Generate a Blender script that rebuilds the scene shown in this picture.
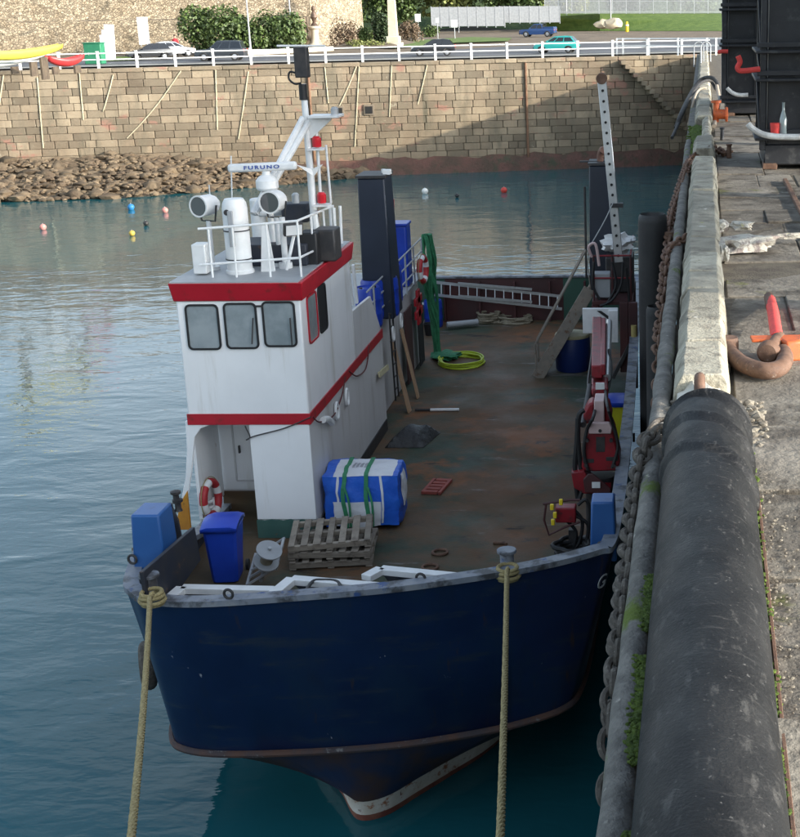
import bpy, math, random
from mathutils import Vector, Matrix, noise as mnoise
random.seed(7)
for o in list(bpy.data.objects): bpy.data.objects.remove(o)
scene = bpy.context.scene
COL = scene.collection
rad = math.radians

# ------------------------------------------------------------------ camera
FPX, CX, CY, CAMH = 1400.0, 600.0, 418.5, 12.0      # photo is 800 x 837, focal length in its pixels
PITCH = math.atan(418.5 / FPX); YAW = rad(2.74); ROLL = rad(1.0)
FW = Vector((-math.sin(YAW) * math.cos(PITCH), math.cos(YAW) * math.cos(PITCH), -math.sin(PITCH)))
RT = Vector((math.cos(YAW), math.sin(YAW), 0)); UP = RT.cross(FW)
RR = RT * math.cos(ROLL) - UP * math.sin(ROLL); UU = RT * math.sin(ROLL) + UP * math.cos(ROLL)
CAM = Vector((0, 0, CAMH))
cd = bpy.data.cameras.new('camera'); cam = bpy.data.objects.new('camera', cd); COL.objects.link(cam)
cd.sensor_fit = 'HORIZONTAL'; cd.sensor_width = 36; cd.lens = 36 * FPX / 800
cd.shift_x = (400 - CX) / 800; cd.clip_start = 0.2; cd.clip_end = 3000
M3 = Matrix((RR, UU, -FW)).transposed()
cam.matrix_world = Matrix.Translation(CAM) @ M3.to_4x4()
scene.camera = cam
scene.render.resolution_x = 979; scene.render.resolution_y = 1024
def ray(x, y): return FW + RR * ((x - CX) / FPX) - UU * ((y - CY) / FPX)
def atz(x, y, z): d = ray(x, y); return CAM + d * ((z - CAMH) / d.z)
def aty(x, y, Y): d = ray(x, y); return CAM + d * (Y / d.y)
def atx(x, y, X): d = ray(x, y); return CAM + d * (X / d.x)

# ------------------------------------------------------------------ light
SUN_AZ, SUN_EL = rad(70), rad(15.5)        # azimuth from straight behind the camera towards the right
sdir = Vector((math.sin(SUN_AZ) * math.cos(SUN_EL), -math.cos(SUN_AZ) * math.cos(SUN_EL), math.sin(SUN_EL)))
world = bpy.data.worlds.new('World'); scene.world = world; world.use_nodes = True
wn = world.node_tree.nodes; wl = world.node_tree.links
sky = wn.new('ShaderNodeTexSky'); sky.sky_type = 'NISHITA'; sky.sun_disc = False
sky.sun_elevation = SUN_EL; sky.sun_rotation = math.atan2(sdir.x, sdir.y)
sky.air_density = 1.0; sky.dust_density = 3.0; sky.ozone_density = 1.0
# broken bright cloud over the whole sky, as the soft light and the pale reflections show
tcw = wn.new('ShaderNodeTexCoord'); cn = wn.new('ShaderNodeTexNoise'); cn.inputs['Scale'].default_value = 2.6; cn.inputs['Detail'].default_value = 6; wl.new(tcw.outputs['Generated'], cn.inputs['Vector'])
cm = wn.new('ShaderNodeMapRange'); cm.interpolation_type = 'SMOOTHSTEP'; cm.inputs[1].default_value = .40; cm.inputs[2].default_value = .60; cm.inputs[4].default_value = .85; wl.new(cn.outputs[0], cm.inputs[0])
bw = wn.new('ShaderNodeRGBToBW'); wl.new(sky.outputs[0], bw.inputs[0]); cv = wn.new('ShaderNodeVectorMath'); cv.operation = 'SCALE'; cv.inputs[0].default_value = (1.6, 1.86, 2.12); wl.new(bw.outputs[0], cv.inputs['Scale'])
cmx = wn.new('ShaderNodeMix'); cmx.data_type = 'RGBA'; wl.new(cm.outputs[0], cmx.inputs[0]); wl.new(sky.outputs[0], cmx.inputs[6]); wl.new(cv.outputs[0], cmx.inputs[7])
wl.new(cmx.outputs[2], wn['Background'].inputs[0]); wn['Background'].inputs[1].default_value = 0.15
sl = bpy.data.lights.new('sun', 'SUN'); sl.energy = 2.5; sl.angle = rad(0.6); sl.color = (1.0, 0.89, 0.73)
sun = bpy.data.objects.new('sun', sl); COL.objects.link(sun)
sun.rotation_euler = (-sdir).to_track_quat('-Z', 'Y').to_euler(); sun.location = (60, -30, 60)
vs = scene.view_settings; vs.view_transform = 'Standard'; vs.look = 'None'; vs.gamma = 1; vs.exposure = 1.32
vs.use_curve_mapping = False

# ------------------------------------------------------------------ materials
MATS = {}
def mat(name, c1, c2=None, scale=2.0, rough=0.6, metal=0.0, bump=0.0, bscale=40.0, spots=(), spec=0.5,
        rnd=0.0, stretch=(1, 1, 1), coat=0.0, rvar=0.0, alpha=None):
    """colour c1 blended by noise into c2, then spots (colour, scale, threshold, softness, stretch)."""
    m = bpy.data.materials.new(name); m.use_nodes = True
    N = m.node_tree.nodes; L = m.node_tree.links; b = N['Principled BSDF']
    geo = N.new('ShaderNodeNewGeometry'); pos = geo.outputs['Position']
    def mapped(st):
        mp = N.new('ShaderNodeVectorMath'); mp.operation = 'MULTIPLY'
        L.new(pos, mp.inputs[0]); mp.inputs[1].default_value = st; return mp.outputs[0]
    def nz(sc, det=6, st=(1, 1, 1), rg=0.6):
        n = N.new('ShaderNodeTexNoise'); n.inputs['Scale'].default_value = sc; n.inputs['Detail'].default_value = det
        n.inputs['Roughness'].default_value = rg
        L.new(mapped(st), n.inputs['Vector']); return n.outputs[0]
    def ramp(src, lo, hi):
        r = N.new('ShaderNodeMapRange'); r.inputs[1].default_value = lo; r.inputs[2].default_value = hi
        r.interpolation_type = 'SMOOTHSTEP'; L.new(src, r.inputs[0]); return r.outputs[0]
    def mix(fac, A, B, mode='MIX'):
        x = N.new('ShaderNodeMix'); x.data_type = 'RGBA'; x.blend_type = mode
        if isinstance(fac, float): x.inputs[0].default_value = fac
        else: L.new(fac, x.inputs[0])
        for s, v in ((6, A), (7, B)):
            if isinstance(v, tuple): x.inputs[s].default_value = (*v, 1)
            else: L.new(v, x.inputs[s])
        return x.outputs[2]
    cur = c1
    if c2 is not None: cur = mix(ramp(nz(scale, st=stretch), 0.32, 0.68), c1, c2)
    if rnd:
        oi = N.new('ShaderNodeObjectInfo'); at = N.new('ShaderNodeAttribute'); at.attribute_name = 'rnd'
        ad = N.new('ShaderNodeMath'); ad.operation = 'ADD'; L.new(oi.outputs['Random'], ad.inputs[0]); L.new(at.outputs['Fac'], ad.inputs[1])
        fr = N.new('ShaderNodeMath'); fr.operation = 'FRACT'; L.new(ad.outputs[0], fr.inputs[0])
        rr = N.new('ShaderNodeMapRange'); rr.inputs[3].default_value = 1 - rnd; rr.inputs[4].default_value = 1 + rnd * 0.6
        L.new(fr.outputs[0], rr.inputs[0])
        cb = N.new('ShaderNodeCombineColor')
        for k in range(3): L.new(rr.outputs[0], cb.inputs[k])
        if not isinstance(cur, tuple): cur = mix(1.0, cur, cb.outputs[0], 'MULTIPLY')
        else: cur = mix(1.0, cur, cb.outputs[0], 'MULTIPLY')
        m['_r'] = 1
    for s in spots:
        col, sc, th, so = s[:4]; st = s[4] if len(s) > 4 else (1, 1, 1)
        cur = mix(ramp(nz(sc, 8, st, 0.65), th - so, th + so), cur, col)
    if isinstance(cur, tuple): b.inputs['Base Color'].default_value = (*cur, 1)
    else: L.new(cur, b.inputs['Base Color'])
    b.inputs['Roughness'].default_value = rough; b.inputs['Metallic'].default_value = metal
    b.inputs['Specular IOR Level'].default_value = spec
    if rvar:
        rr = N.new('ShaderNodeMapRange'); rr.inputs[1].default_value = .3; rr.inputs[2].default_value = .7
        rr.inputs[3].default_value = max(0.02, rough - rvar); rr.inputs[4].default_value = min(1, rough + rvar)
        L.new(nz(scale * 1.7), rr.inputs[0]); L.new(rr.outputs[0], b.inputs['Roughness'])
    if coat: b.inputs['Coat Weight'].default_value = coat; b.inputs['Coat Roughness'].default_value = 0.08
    if bump:
        bp = N.new('ShaderNodeBump'); bp.inputs['Strength'].default_value = 1.0; bp.inputs['Distance'].default_value = bump
        L.new(nz(bscale, 5), bp.inputs['Height']); L.new(bp.outputs[0], b.inputs['Normal'])
    if '_r' in m: del m['_r']
    MATS[name] = m
    return m

# ------------------------------------------------------------------ mesh helpers
V = Vector
WL = {}          # world location of every object
class MB:
    def __init__(s): s.v = []; s.f = []; s.m = []; s.cur = 0; s.r = []; s.rv = 0.0
    def slot(s, i): s.cur = i; return s
    def add(s, vs, fs):
        o = len(s.v); s.v += [V(p) for p in vs]
        for q in fs: s.f.append([o + i for i in q]); s.m.append(s.cur); s.r.append(s.rv)
        return s
    def box(s, c, d, R=None):
        c = V(c); h = V(d) * 0.5
        p = [V((sx * h.x, sy * h.y, sz * h.z)) for sz in (-1, 1) for sy in (-1, 1) for sx in (-1, 1)]
        if R is not None: p = [R @ q for q in p]
        return s.add([q + c for q in p], [(0, 2, 3, 1), (4, 5, 7, 6), (0, 1, 5, 4), (2, 6, 7, 3), (0, 4, 6, 2), (1, 3, 7, 5)])
    def beam(s, a, b, w, h, up=(0, 0, 1)):
        a = V(a); b = V(b); d = b - a; l = d.length; y = d / l; x = y.cross(V(up))
        if x.length < 1e-4: x = y.cross(V((1, 0, 0)))
        x.normalize(); z = x.cross(y)
        return s.box((a + b) / 2, (w, l, h), Matrix((x, y, z)).transposed())
    def prism(s, poly, a, b):
        """poly: list of 3D points (planar); extrude by vector from offset a to b"""
        n = len(poly); A = [V(p) + V(a) for p in poly]; B = [V(p) + V(b) for p in poly]
        return s.add(A + B, [tuple(range(n))[::-1], tuple(range(n, 2 * n))] + [(i, (i + 1) % n, n + (i + 1) % n, n + i) for i in range(n)])
    def cyl(s, a, b, r0, r1=None, n=12, cap=True):
        a = V(a); b = V(b); r1 = r0 if r1 is None else r1; d = (b - a).normalized()
        x = d.cross(V((0, 0, 1)))
        if x.length < 1e-3: x = V((1, 0, 0))
        x.normalize(); y = d.cross(x)
        A = [a + (x * math.cos(t) + y * math.sin(t)) * r0 for t in [2 * math.pi * i / n for i in range(n)]]
        B = [b + (x * math.cos(t) + y * math.sin(t)) * r1 for t in [2 * math.pi * i / n for i in range(n)]]
        fs = [(i, (i + 1) % n, n + (i + 1) % n, n + i) for i in range(n)]
        if cap: fs += [tuple(range(n))[::-1], tuple(range(n, 2 * n))]
        return s.add(A + B, fs)
    def tube(s, pts, r, n=8, closed=False):
        pts = [V(p) for p in pts]; k = len(pts); rings = []
        px = None
        for i in range(k):
            if closed: d = pts[(i + 1) % k] - pts[i - 1]
            else: d = pts[min(i + 1, k - 1)] - pts[max(i - 1, 0)]
            d = d.normalized() if d.length > 1e-9 else V((0, 0, 1))
            if px is None:
                px = d.cross(V((0, 0, 1)))
                if px.length < 1e-2: px = d.cross(V((1, 0, 0)))
            px = px - d * px.dot(d); px.normalize(); py = d.cross(px)
            rr = r(i / (k - 1)) if callable(r) else r
            rings.append([pts[i] + (px * math.cos(2 * math.pi * j / n) + py * math.sin(2 * math.pi * j / n)) * rr for j in range(n)])
        vs = [p for q in rings for p in q]; fs = []
        for i in range(k if closed else k - 1):
            i2 = (i + 1) % k
            for j in range(n): fs.append((i * n + j, i * n + (j + 1) % n, i2 * n + (j + 1) % n, i2 * n + j))
        if not closed: fs += [tuple(range(n))[::-1], tuple(range((k - 1) * n, k * n))]
        return s.add(vs, fs)
    def torus(s, c, R, r, axis=(0, 0, 1), n=24, m=10, a0=0, a1=2 * math.pi, sq=1.0):
        ax = V(axis).normalized(); x = ax.cross(V((0.3, 0.9, 0.31))).normalized(); y = ax.cross(x); c = V(c)
        full = abs(a1 - a0 - 2 * math.pi) < 1e-6
        pts = [c + (x * math.cos(a0 + (a1 - a0) * i / n) + y * sq * math.sin(a0 + (a1 - a0) * i / n)) * R for i in range(n if full else n + 1)]
        return s.tube(pts, r, m, full)
    def lathe(s, c, prof, axis=(0, 0, 1), n=20):
        ax = V(axis).normalized(); x = ax.cross(V((0.2, 0.97, 0.1))).normalized(); y = ax.cross(x); c = V(c)
        vs = [c + ax * h + (x * math.cos(2 * math.pi * j / n) + y * math.sin(2 * math.pi * j / n)) * max(r, 1e-4) for r, h in prof for j in range(n)]
        fs = [(i * n + j, i * n + (j + 1) % n, (i + 1) * n + (j + 1) % n, (i + 1) * n + j) for i in range(len(prof) - 1) for j in range(n)]
        fs += [tuple(range(n))[::-1], tuple(range((len(prof) - 1) * n, len(prof) * n))]
        return s.add(vs, fs)
    def blob(s, c, d, seed=0, amp=0.25, sub=2, fr=1.3, flat=0):
        import bmesh
        bm = bmesh.new(); bmesh.ops.create_icosphere(bm, subdivisions=sub, radius=1)
        o = V((seed * 7.3, seed * 3.1, seed * 1.7)); vs = []
        for q in bm.verts:
            k = 1 + amp * mnoise.noise(q.co * fr + o) * 1.6 + amp * .5 * mnoise.noise(q.co * fr * 2.7 + o)
            p = q.co * k
            vs.append(V((p.x * d[0], p.y * d[1], p.z * d[2])) + V(c))
        fs = [[q.index for q in fa.verts] for fa in bm.faces]; bm.free()
        return s.add(vs, fs)
    def build(s, name, mats, parent=None, smooth=35, bevel=0, base=False, seg=2, loc=None):
        lo = V([min(p[i] for p in s.v) for i in range(3)]); hi = V([max(p[i] for p in s.v) for i in range(3)])
        c = (lo + hi) / 2
        if base: c.z = lo.z
        if loc is not None: c = V(loc)
        me = bpy.data.meshes.new(name); me.from_pydata([p - c for p in s.v], [], s.f)
        if not isinstance(mats, (list, tuple)): mats = [mats]
        for q in mats: me.materials.append(MATS[q] if isinstance(q, str) else q)
        me.polygons.foreach_set('material_index', s.m)
        if any(s.r):
            at = me.attributes.new('rnd', 'FLOAT', 'FACE'); at.data.foreach_set('value', s.r)
        me.validate(); me.update()
        import bmesh
        bm = bmesh.new(); bm.from_mesh(me)
        if smooth and len(s.v) < 60000: bmesh.ops.remove_doubles(bm, verts=bm.verts, dist=1e-5)
        bmesh.ops.recalc_face_normals(bm, faces=bm.faces); bm.to_mesh(me); bm.free()
        if smooth:
            me.shade_smooth(); me.set_sharp_from_angle(angle=rad(smooth))
        o = link(name, me, c, parent)
        if bevel:
            bv = o.modifiers.new('bevel', 'BEVEL'); bv.width = bevel; bv.segments = seg; bv.limit_method = 'ANGLE'; bv.angle_limit = rad(30)
        return o
def link(name, data, loc, parent=None):
    o = bpy.data.objects.new(name, data); COL.objects.link(o); loc = V(loc)
    WL[o.name] = loc.copy()
    if parent is not None:
        o.parent = parent; o.location = loc - WL[parent.name]
    else: o.location = loc
    return o
def thing(name, loc, label, cat, group=None):
    return tag(link(name, None, loc), label, cat, group)
def tag(o, label=None, cat=None, group=None, kind=None):
    if o.type == 'EMPTY': o.empty_display_size = 0.2
    if label: o['label'] = label
    if cat: o['category'] = cat
    if group: o['group'] = group
    if kind: o['kind'] = kind
    return o
def plabel(o, label): o['label'] = label; return o
def catmull(pts, k=5, closed=False):
    pts = [V(p) for p in pts]; n = len(pts); out = []
    for i in range(n if closed else n - 1):
        g = (lambda j: pts[j % n]) if closed else (lambda j: pts[max(0, min(n - 1, j))])
        a, b, c, d = g(i - 1), g(i), g(i + 1), g(i + 2)
        for j in range(k):
            t = j / k
            out.append(0.5 * ((2 * b) + (c - a) * t + (2 * a - 5 * b + 4 * c - d) * t * t + (3 * b - a - 3 * c + d) * t ** 3))
    if not closed: out.append(pts[-1])
    return out
def text_mesh(s, size, depth=0.004, bold=0.0, space=1.0):
    cu = bpy.data.curves.new('t', 'FONT'); cu.body = s; cu.size = size; cu.extrude = depth; cu.offset = bold; cu.space_character = space; cu.align_x = 'CENTER'; cu.align_y = 'CENTER'
    o = bpy.data.objects.new('t', cu); COL.objects.link(o)
    dg = bpy.context.evaluated_depsgraph_get(); me = bpy.data.meshes.new_from_object(o.evaluated_get(dg))
    vs = [v.co.copy() for v in me.vertices]; fs = [list(p.vertices) for p in me.polygons]
    bpy.data.objects.remove(o); bpy.data.curves.remove(cu); bpy.data.meshes.remove(me)
    return vs, fs
def rz(a): return Matrix.Rotation(a, 3, 'Z')
def rx(a): return Matrix.Rotation(a, 3, 'X')
def ry(a): return Matrix.Rotation(a, 3, 'Y')
U = random.uniform

# ------------------------------------------------------------------ material library
mat('asphalt', (.075, .078, .085), (.11, .11, .115), 0.5, .85, bump=.01, bscale=30)
mat('pavement', (.26, .25, .22), (.34, .32, .28), 0.8, .85, spots=[((.17, .16, .14), .6, .62, .08)])
mat('grass', (.075, .13, .02), (.13, .19, .035), 1.2, .9, bump=.08, bscale=6)
mat('soil', (.12, .09, .06), (.2, .15, .1), .6, .95, bump=.1, bscale=4)
mat('hill', (.03, .06, .018), (.07, .1, .03), .25, .95, bump=.5, bscale=1.2)
mat('rail_white', (.78, .78, .76), (.7, .7, .68), 2, .5, spots=[((.35, .25, .18), 8, .72, .05)])
mat('block', (.215, .162, .108), (.29, .232, .158), .35, .85, rnd=.42, bump=.03, bscale=9,
    spots=[((.30, .16, .115), .5, .63, .04, (1, .2, 1.6)), ((.17, .14, .095), .8, .58, .14, (1, 1, .3)), ((.33, .29, .21), 2.3, .67, .06), ((.12, .105, .07), .45, .66, .06, (2.2, 2.2, .22))])
mat('mortar', (.16, .13, .095), (.21, .17, .125), 2, .95)
mat('algae', (.07, .045, .03), (.13, .06, .045), .8, .8, bump=.1, bscale=4, spots=[((.05, .055, .03), .7, .6, .08)])
mat('rock', (.115, .08, .05), (.20, .15, .095), .9, .9, bump=.06, bscale=6, rnd=.35, spots=[((.07, .05, .03), .7, .6, .06)])
mat('rust_pipe', (.13, .07, .04), (.22, .12, .07), 3, .85)
mat('tarry_rope', (.42, .37, .25), (.55, .49, .34), 4, .9)
def rubble(name, c1, c2, sc, mort):
    m = mat(name, c1, c2, 1.2, .9, spots=[((.5, .42, .3), 3, .6, .06), ((.14, .12, .08), .35, .66, .08)])
    N = m.node_tree.nodes; L = m.node_tree.links; b = N['Principled BSDF']
    g = N.new('ShaderNodeNewGeometry'); v = N.new('ShaderNodeTexVoronoi'); v.feature = 'DISTANCE_TO_EDGE'; v.inputs['Scale'].default_value = sc
    L.new(g.outputs['Position'], v.inputs['Vector'])
    vc = N.new('ShaderNodeTexVoronoi'); vc.inputs['Scale'].default_value = sc; L.new(g.outputs['Position'], vc.inputs['Vector'])
    sp = N.new('ShaderNodeSeparateColor'); L.new(vc.outputs['Color'], sp.inputs[0])
    mr = N.new('ShaderNodeMapRange'); mr.inputs[3].default_value = .55; mr.inputs[4].default_value = 1.25; L.new(sp.outputs[0], mr.inputs[0])
    src = b.inputs['Base Color'].links[0].from_socket
    mu = N.new('ShaderNodeVectorMath'); mu.operation = 'SCALE'; L.new(src, mu.inputs[0]); L.new(mr.outputs[0], mu.inputs['Scale'])
    e = N.new('ShaderNodeMapRange'); e.inputs[1].default_value = .0; e.inputs[2].default_value = .09; L.new(v.outputs['Distance'], e.inputs[0])
    mx = N.new('ShaderNodeMix'); mx.data_type = 'RGBA'; L.new(e.outputs[0], mx.inputs[0]); mx.inputs[6].default_value = (*mort, 1)
    L.new(mu.outputs[0], mx.inputs[7]); L.new(mx.outputs[2], b.inputs['Base Color'])
    bp = N.new('ShaderNodeBump'); bp.inputs['Distance'].default_value = .08; L.new(e.outputs[0], bp.inputs['Height']); L.new(bp.outputs[0], b.inputs['Normal'])
rubble('rubble', (.34, .265, .175), (.45, .37, .26), 4.6, (.25, .195, .13))
def leafmat(name, a, b_):
    m = mat(name, a, b_, 1.5, .6, rnd=.45); return m
leafmat('leaf_green', (.05, .085, .02), (.09, .13, .03))
leafmat('leaf_dark', (.025, .045, .015), (.04, .065, .02))
leafmat('leaf_yellow', (.15, .17, .04), (.2, .22, .06))
leafmat('leaf_brown', (.15, .10, .06), (.2, .14, .09))
mat('bark', (.07, .05, .035), (.12, .09, .06), 3, .95)
# water
def water_mat():
    m = bpy.data.materials.new('water'); m.use_nodes = True; MATS['water'] = m
    N = m.node_tree.nodes; L = m.node_tree.links; b = N['Principled BSDF']
    b.inputs['Base Color'].default_value = (.012, .075, .085, 1); b.inputs['Roughness'].default_value = .04; b.inputs['IOR'].default_value = 1.333
    g = N.new('ShaderNodeNewGeometry')
    def nz(sc, st, det, dist=0.0):
        mp = N.new('ShaderNodeVectorMath'); mp.operation = 'MULTIPLY'; L.new(g.outputs['Position'], mp.inputs[0]); mp.inputs[1].default_value = st
        n = N.new('ShaderNodeTexNoise'); n.inputs['Scale'].default_value = sc; n.inputs['Detail'].default_value = det
        n.inputs['Distortion'].default_value = dist; L.new(mp.outputs[0], n.inputs['Vector']); return n.outputs[0]
    prev = None
    for sc, st, det, ds, dist in ((.35, (1, 1.5, 1), 2, .05, .6), (1.3, (1, 2.0, 1), 2, .011, .5), (4.0, (1, 1.7, 1), 2, .0035, .3)):
        bp = N.new('ShaderNodeBump'); bp.inputs['Distance'].default_value = ds; L.new(nz(sc, st, det, dist), bp.inputs['Height'])
        if prev: L.new(prev, bp.inputs['Normal'])
        prev = bp.outputs[0]
    L.new(prev, b.inputs['Normal'])
    mp = N.new('ShaderNodeMix'); mp.data_type = 'RGBA'; mp.inputs[6].default_value = (.009, .086, .108, 1); mp.inputs[7].default_value = (.013, .098, .112, 1)
    L.new(nz(.12, (1, 1, 1), 3), mp.inputs[0]); L.new(mp.outputs[2], b.inputs['Base Color'])
water_mat()

# ------------------------------------------------------------------ setting
RZ = 8.0                                              # level of road and quay
def wally(x): return 107 + 0.21 * x                   # face of the far harbour wall
WD = V((1, .21, 0)).normalized(); WNRM = V((WD.y, -WD.x, 0))   # along the wall, towards the harbour
def wp(x, off=0, z=0): return V((x, wally(x), z)) - WNRM * off # point 'off' metres behind the wall face
def sheet(name, pts, m, kind='structure', parent=None):
    b = MB(); b.add(pts, [tuple(range(len(pts)))]); o = b.build(name, m, parent, smooth=0); tag(o, kind=kind); return o
sheet('water', [(-400, -150, 0), (400, -150, 0), (400, 170, 0), (-400, 60, 0)], 'water')
WX0, WX1 = -75, 60
b = MB(); g = [wp(-320, .8, RZ - .02), wp(320, .8, RZ - .02), V((900, 1600, RZ - .02)), V((-900, 1600, RZ - .02))]
b.add(g + [q - V((0, 0, 9.5)) for q in g[:2]], [(0, 1, 2, 3), (0, 4, 5, 1)]); tag(b.build('ground', 'soil', smooth=0), kind='structure')
sheet('promenade_pavement', [wp(-300, .9, RZ + .10), wp(300, .9, RZ + .10), wp(300, 3.2, RZ + .10), wp(-300, 3.2, RZ + .10)], 'pavement')
b = MB(); a0, a1 = wp(-300, 3.26, RZ + .05), wp(300, 3.26, RZ + .05); b.beam(a0, a1, .12, .12); tag(b.build('kerb', 'pavement'), kind='structure')
sheet('road', [wp(-300, 3.3, RZ), wp(300, 3.3, RZ), wp(300, 42, RZ), wp(20, 46, RZ), wp(-8, 30, RZ), wp(-20, 16.5, RZ), wp(-300, 16.5, RZ)], 'asphalt')
for k, (x, w) in enumerate([(-60 + 4 * i, 1.6) for i in range(30)]):
    pass
b = MB(); b.add([wp(-80, 9.6, RZ + .006), wp(40, 9.6, RZ + .006), wp(40, 9.75, RZ + .006), wp(-80, 9.75, RZ + .006)], [(0, 1, 2, 3)])
tag(b.build('road_marking', 'rail_white', smooth=0), kind='structure')

# far harbour wall of coursed granite blocks
hw = thing('harbour_wall', wp(-20, 0, 0), 'tall harbour wall of tan granite blocks with white railings above it', 'wall')
b = MB()
c0, c1 = wp(WX0, .12, 0), wp(WX1, .12, 0)
b.prism([c0 + V((0, 0, -1.5)), c1 + V((0, 0, -1.5)), c1 + V((0, 0, RZ - .1)), c0 + V((0, 0, RZ - .1))], (0, 0, 0), -WNRM * .9)
b.build('core', 'mortar', hw, smooth=0)
def blockmesh():
    import bmesh
    bm = bmesh.new(); bmesh.ops.create_cube(bm, size=1)
    bmesh.ops.bevel(bm, geom=list(bm.edges), offset=.035, segments=1, affect='EDGES')
    me = bpy.data.meshes.new('block'); bm.to_mesh(me); bm.free(); me.materials.append(MATS['block']); return me
bme = blockmesh(); blocks = []
NC = 14; zb = 0.55; ch = (RZ - .28 - zb) / NC
wrot = math.atan2(WD.y, WD.x)
rw = random.Random(3)
for k in range(NC):
    x = WX0 + rw.uniform(-.8, 0)
    while x < WX1:
        l = rw.choice((.7, .9, 1.1, 1.35, 1.6)) * rw.uniform(.9, 1.1)
        blocks.append((x + l / 2, zb + ch * (k + .5), l - .022, ch - .022, rw.uniform(-.02, .03))); x += l
def inview(q):
    p = wp(q[0], 0, q[1]); d = p - CAM; u_ = CX + FPX * d.dot(RR) / d.dot(FW)
    return -20 < u_ < 690
vis = sorted([q for q in blocks if inview(q)], key=lambda q: -q[2])[:300]; vset = set(vis)
rest = MB(); unit = [(v.co.copy()) for v in bme.vertices]; ufs = [tuple(p.vertices) for p in bme.polygons]
for q in blocks:
    c = wp(q[0], .15 - q[4], q[1])
    if q in vset:
        o = link('block', bme, c, hw); o.scale = (q[2], .35, q[3]); o.rotation_euler = (rw.uniform(-.006, .006), 0, wrot)
    else:
        R = rz(wrot); rest.rv = rw.random() * .98 + .01
        rest.add([R @ V((v.x * q[2], v.y * .35, v.z * q[3])) + c for v in unit], ufs)
o = rest.build('blocks', 'block', hw, smooth=0); o['kind'] = 'stuff'
b = MB(); x = WX0
cop = []
while x < WX1:
    l = rw.uniform(1.5, 2.2); a, e = wp(x, .30, RZ - .14), wp(x + l - .03, .30, RZ - .14)
    m_ = MB(); m_.beam(a, e, .85, .28); m_.build('coping_stone', 'block', hw, bevel=.03, seg=1); x += l
# weed-grown footing at the base of the wall
b = MB(); n = 130; ring = []
for i in range(n + 1):
    x = WX0 + (WX1 - WX0) * i / n; row = []
    for j, (off, z) in enumerate(((-.02, 1.15), (-.35, .9), (-.6, .35), (-1.0, -.5))):
        row.append(wp(x, off + .28 * mnoise.noise(V((x * .9, j * 2.1, 3))), z + .38 * mnoise.noise(V((x * .7, j * 1.3, 9)))))
    ring.append(row)
for i in range(n):
    for j in range(3): b.add([ring[i][j], ring[i + 1][j], ring[i + 1][j + 1], ring[i][j + 1]], [(0, 1, 2, 3)])
b.build('weed_footing', 'algae', hw, smooth=60)
# drain pipes and small openings
for px in (262, 494):
    t = atz(px, 72, RZ); b = MB(); q = wp(t.x, -.1, 0)
    b.cyl(q + V((0, 0, .9)), q + V((0, 0, RZ - .3)), .09, n=8); b.build('drain_pipe', 'rust_pipe', hw)
mat('black_void', (.012, .012, .012), rough=.9)
for px, py in ((366, 111), (337, 112)):
    q = aty(px, py, 101.5); q = wp(q.x, -.06, q.z); b = MB(); b.box(q, (.75, .14, .75), rz(wrot)); o = b.build('frame', 'mortar', hw, bevel=.02)
    b = MB(); b.box(q + WNRM * .05, (.5, .12, .5), rz(wrot)); b.build('opening', 'black_void', o)
# hanging mooring ropes and chains on the wall
hang = [(20, 72, 10, 148), (50, 76, 56, 145), (88, 72, 92, 118), (182, 70, 132, 137), (214, 70, 216, 130), (245, 72, 236, 140), (350, 66, 332, 110),
        (352, 66, 348, 150), (384, 64, 382, 120), (420, 62, 410, 108), (119, 74, 110, 110), (318, 66, 322, 105)]
HL = ['pale rope hanging on the wall below the white upturned dinghy', 'pale rope hanging below the dark red dinghy', 'short pale rope hanging below the green cabinet', 'long pale rope slanting down the wall below the silver car',
      'pale rope hanging straight below the dark grey SUV', 'pale rope hanging just beside the rusty drain pipe nearer the rocks', 'pale rope slanting past the small square wall openings', 'long pale rope dropping between the two wall openings',
      'pale rope hanging below the stone obelisk', 'pale rope slanting below the moving black hatchback', 'short rope hanging between green cabinet and parked black hatchback', 'short pale rope hanging below the stone pedestal']
for i, (x0, y0, x1, y1) in enumerate(hang):
    A = aty(x0, y0, 100); B = aty(x1, y1, 100); A = wp(A.x, -.07, min(A.z, RZ - .02)); B = wp(B.x, -.07, B.z)
    pts = [A.lerp(B, t / 10) - V((0, 0, .5 * math.sin(math.pi * t / 10) * abs(B.x - A.x) / 8)) for t in range(11)]
    b = MB(); b.tube(pts, .042, 5); o = b.build('hanging_rope', 'tarry_rope')
    tag(o, HL[i], 'rope', 'ropes hanging on the harbour wall')
# steps cut in the wall's end
st = thing('stone_steps', wp(1.5, 0, 0), 'narrow stone steps climbing the harbour wall beside the quay', 'steps')
p0, p1 = aty(622, 62, 107), aty(690, 132, 107)
for i in range(18):
    t = i / 17; q = p0.lerp(p1, t); q = wp(q.x, -.45, q.z)
    m_ = MB(); m_.box(q, (.42, .9, .3), rz(wrot)); m_.build('step', 'block', st, bevel=.02, seg=1)

# railing: each post is a part of the railing, two long rails
rl = thing('white_railing', wp(-20, .45, RZ), 'white post and rail barrier along the top of harbour wall', 'railing')
x = WX0
pm = None
while x < 3.6:
    q = wp(x, .5, RZ)
    if pm is None:
        b = MB(); b.box(q + V((0, 0, .55)), (.16, .16, 1.1)); b.box(q + V((0, 0, 1.12)), (.2, .2, .06)); po = b.build('post', 'rail_white', rl, bevel=.015, seg=1, base=True); pm = po.data
    else: link('post', pm, q, rl).rotation_euler.z = wrot
    x += 2.55
for z in (.58, 1.0):
    b = MB(); b.tube([wp(WX0, .5, RZ + z), wp(3.6, .5, RZ + z)], .045, 6); b.build('rail', 'rail_white', rl)

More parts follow.
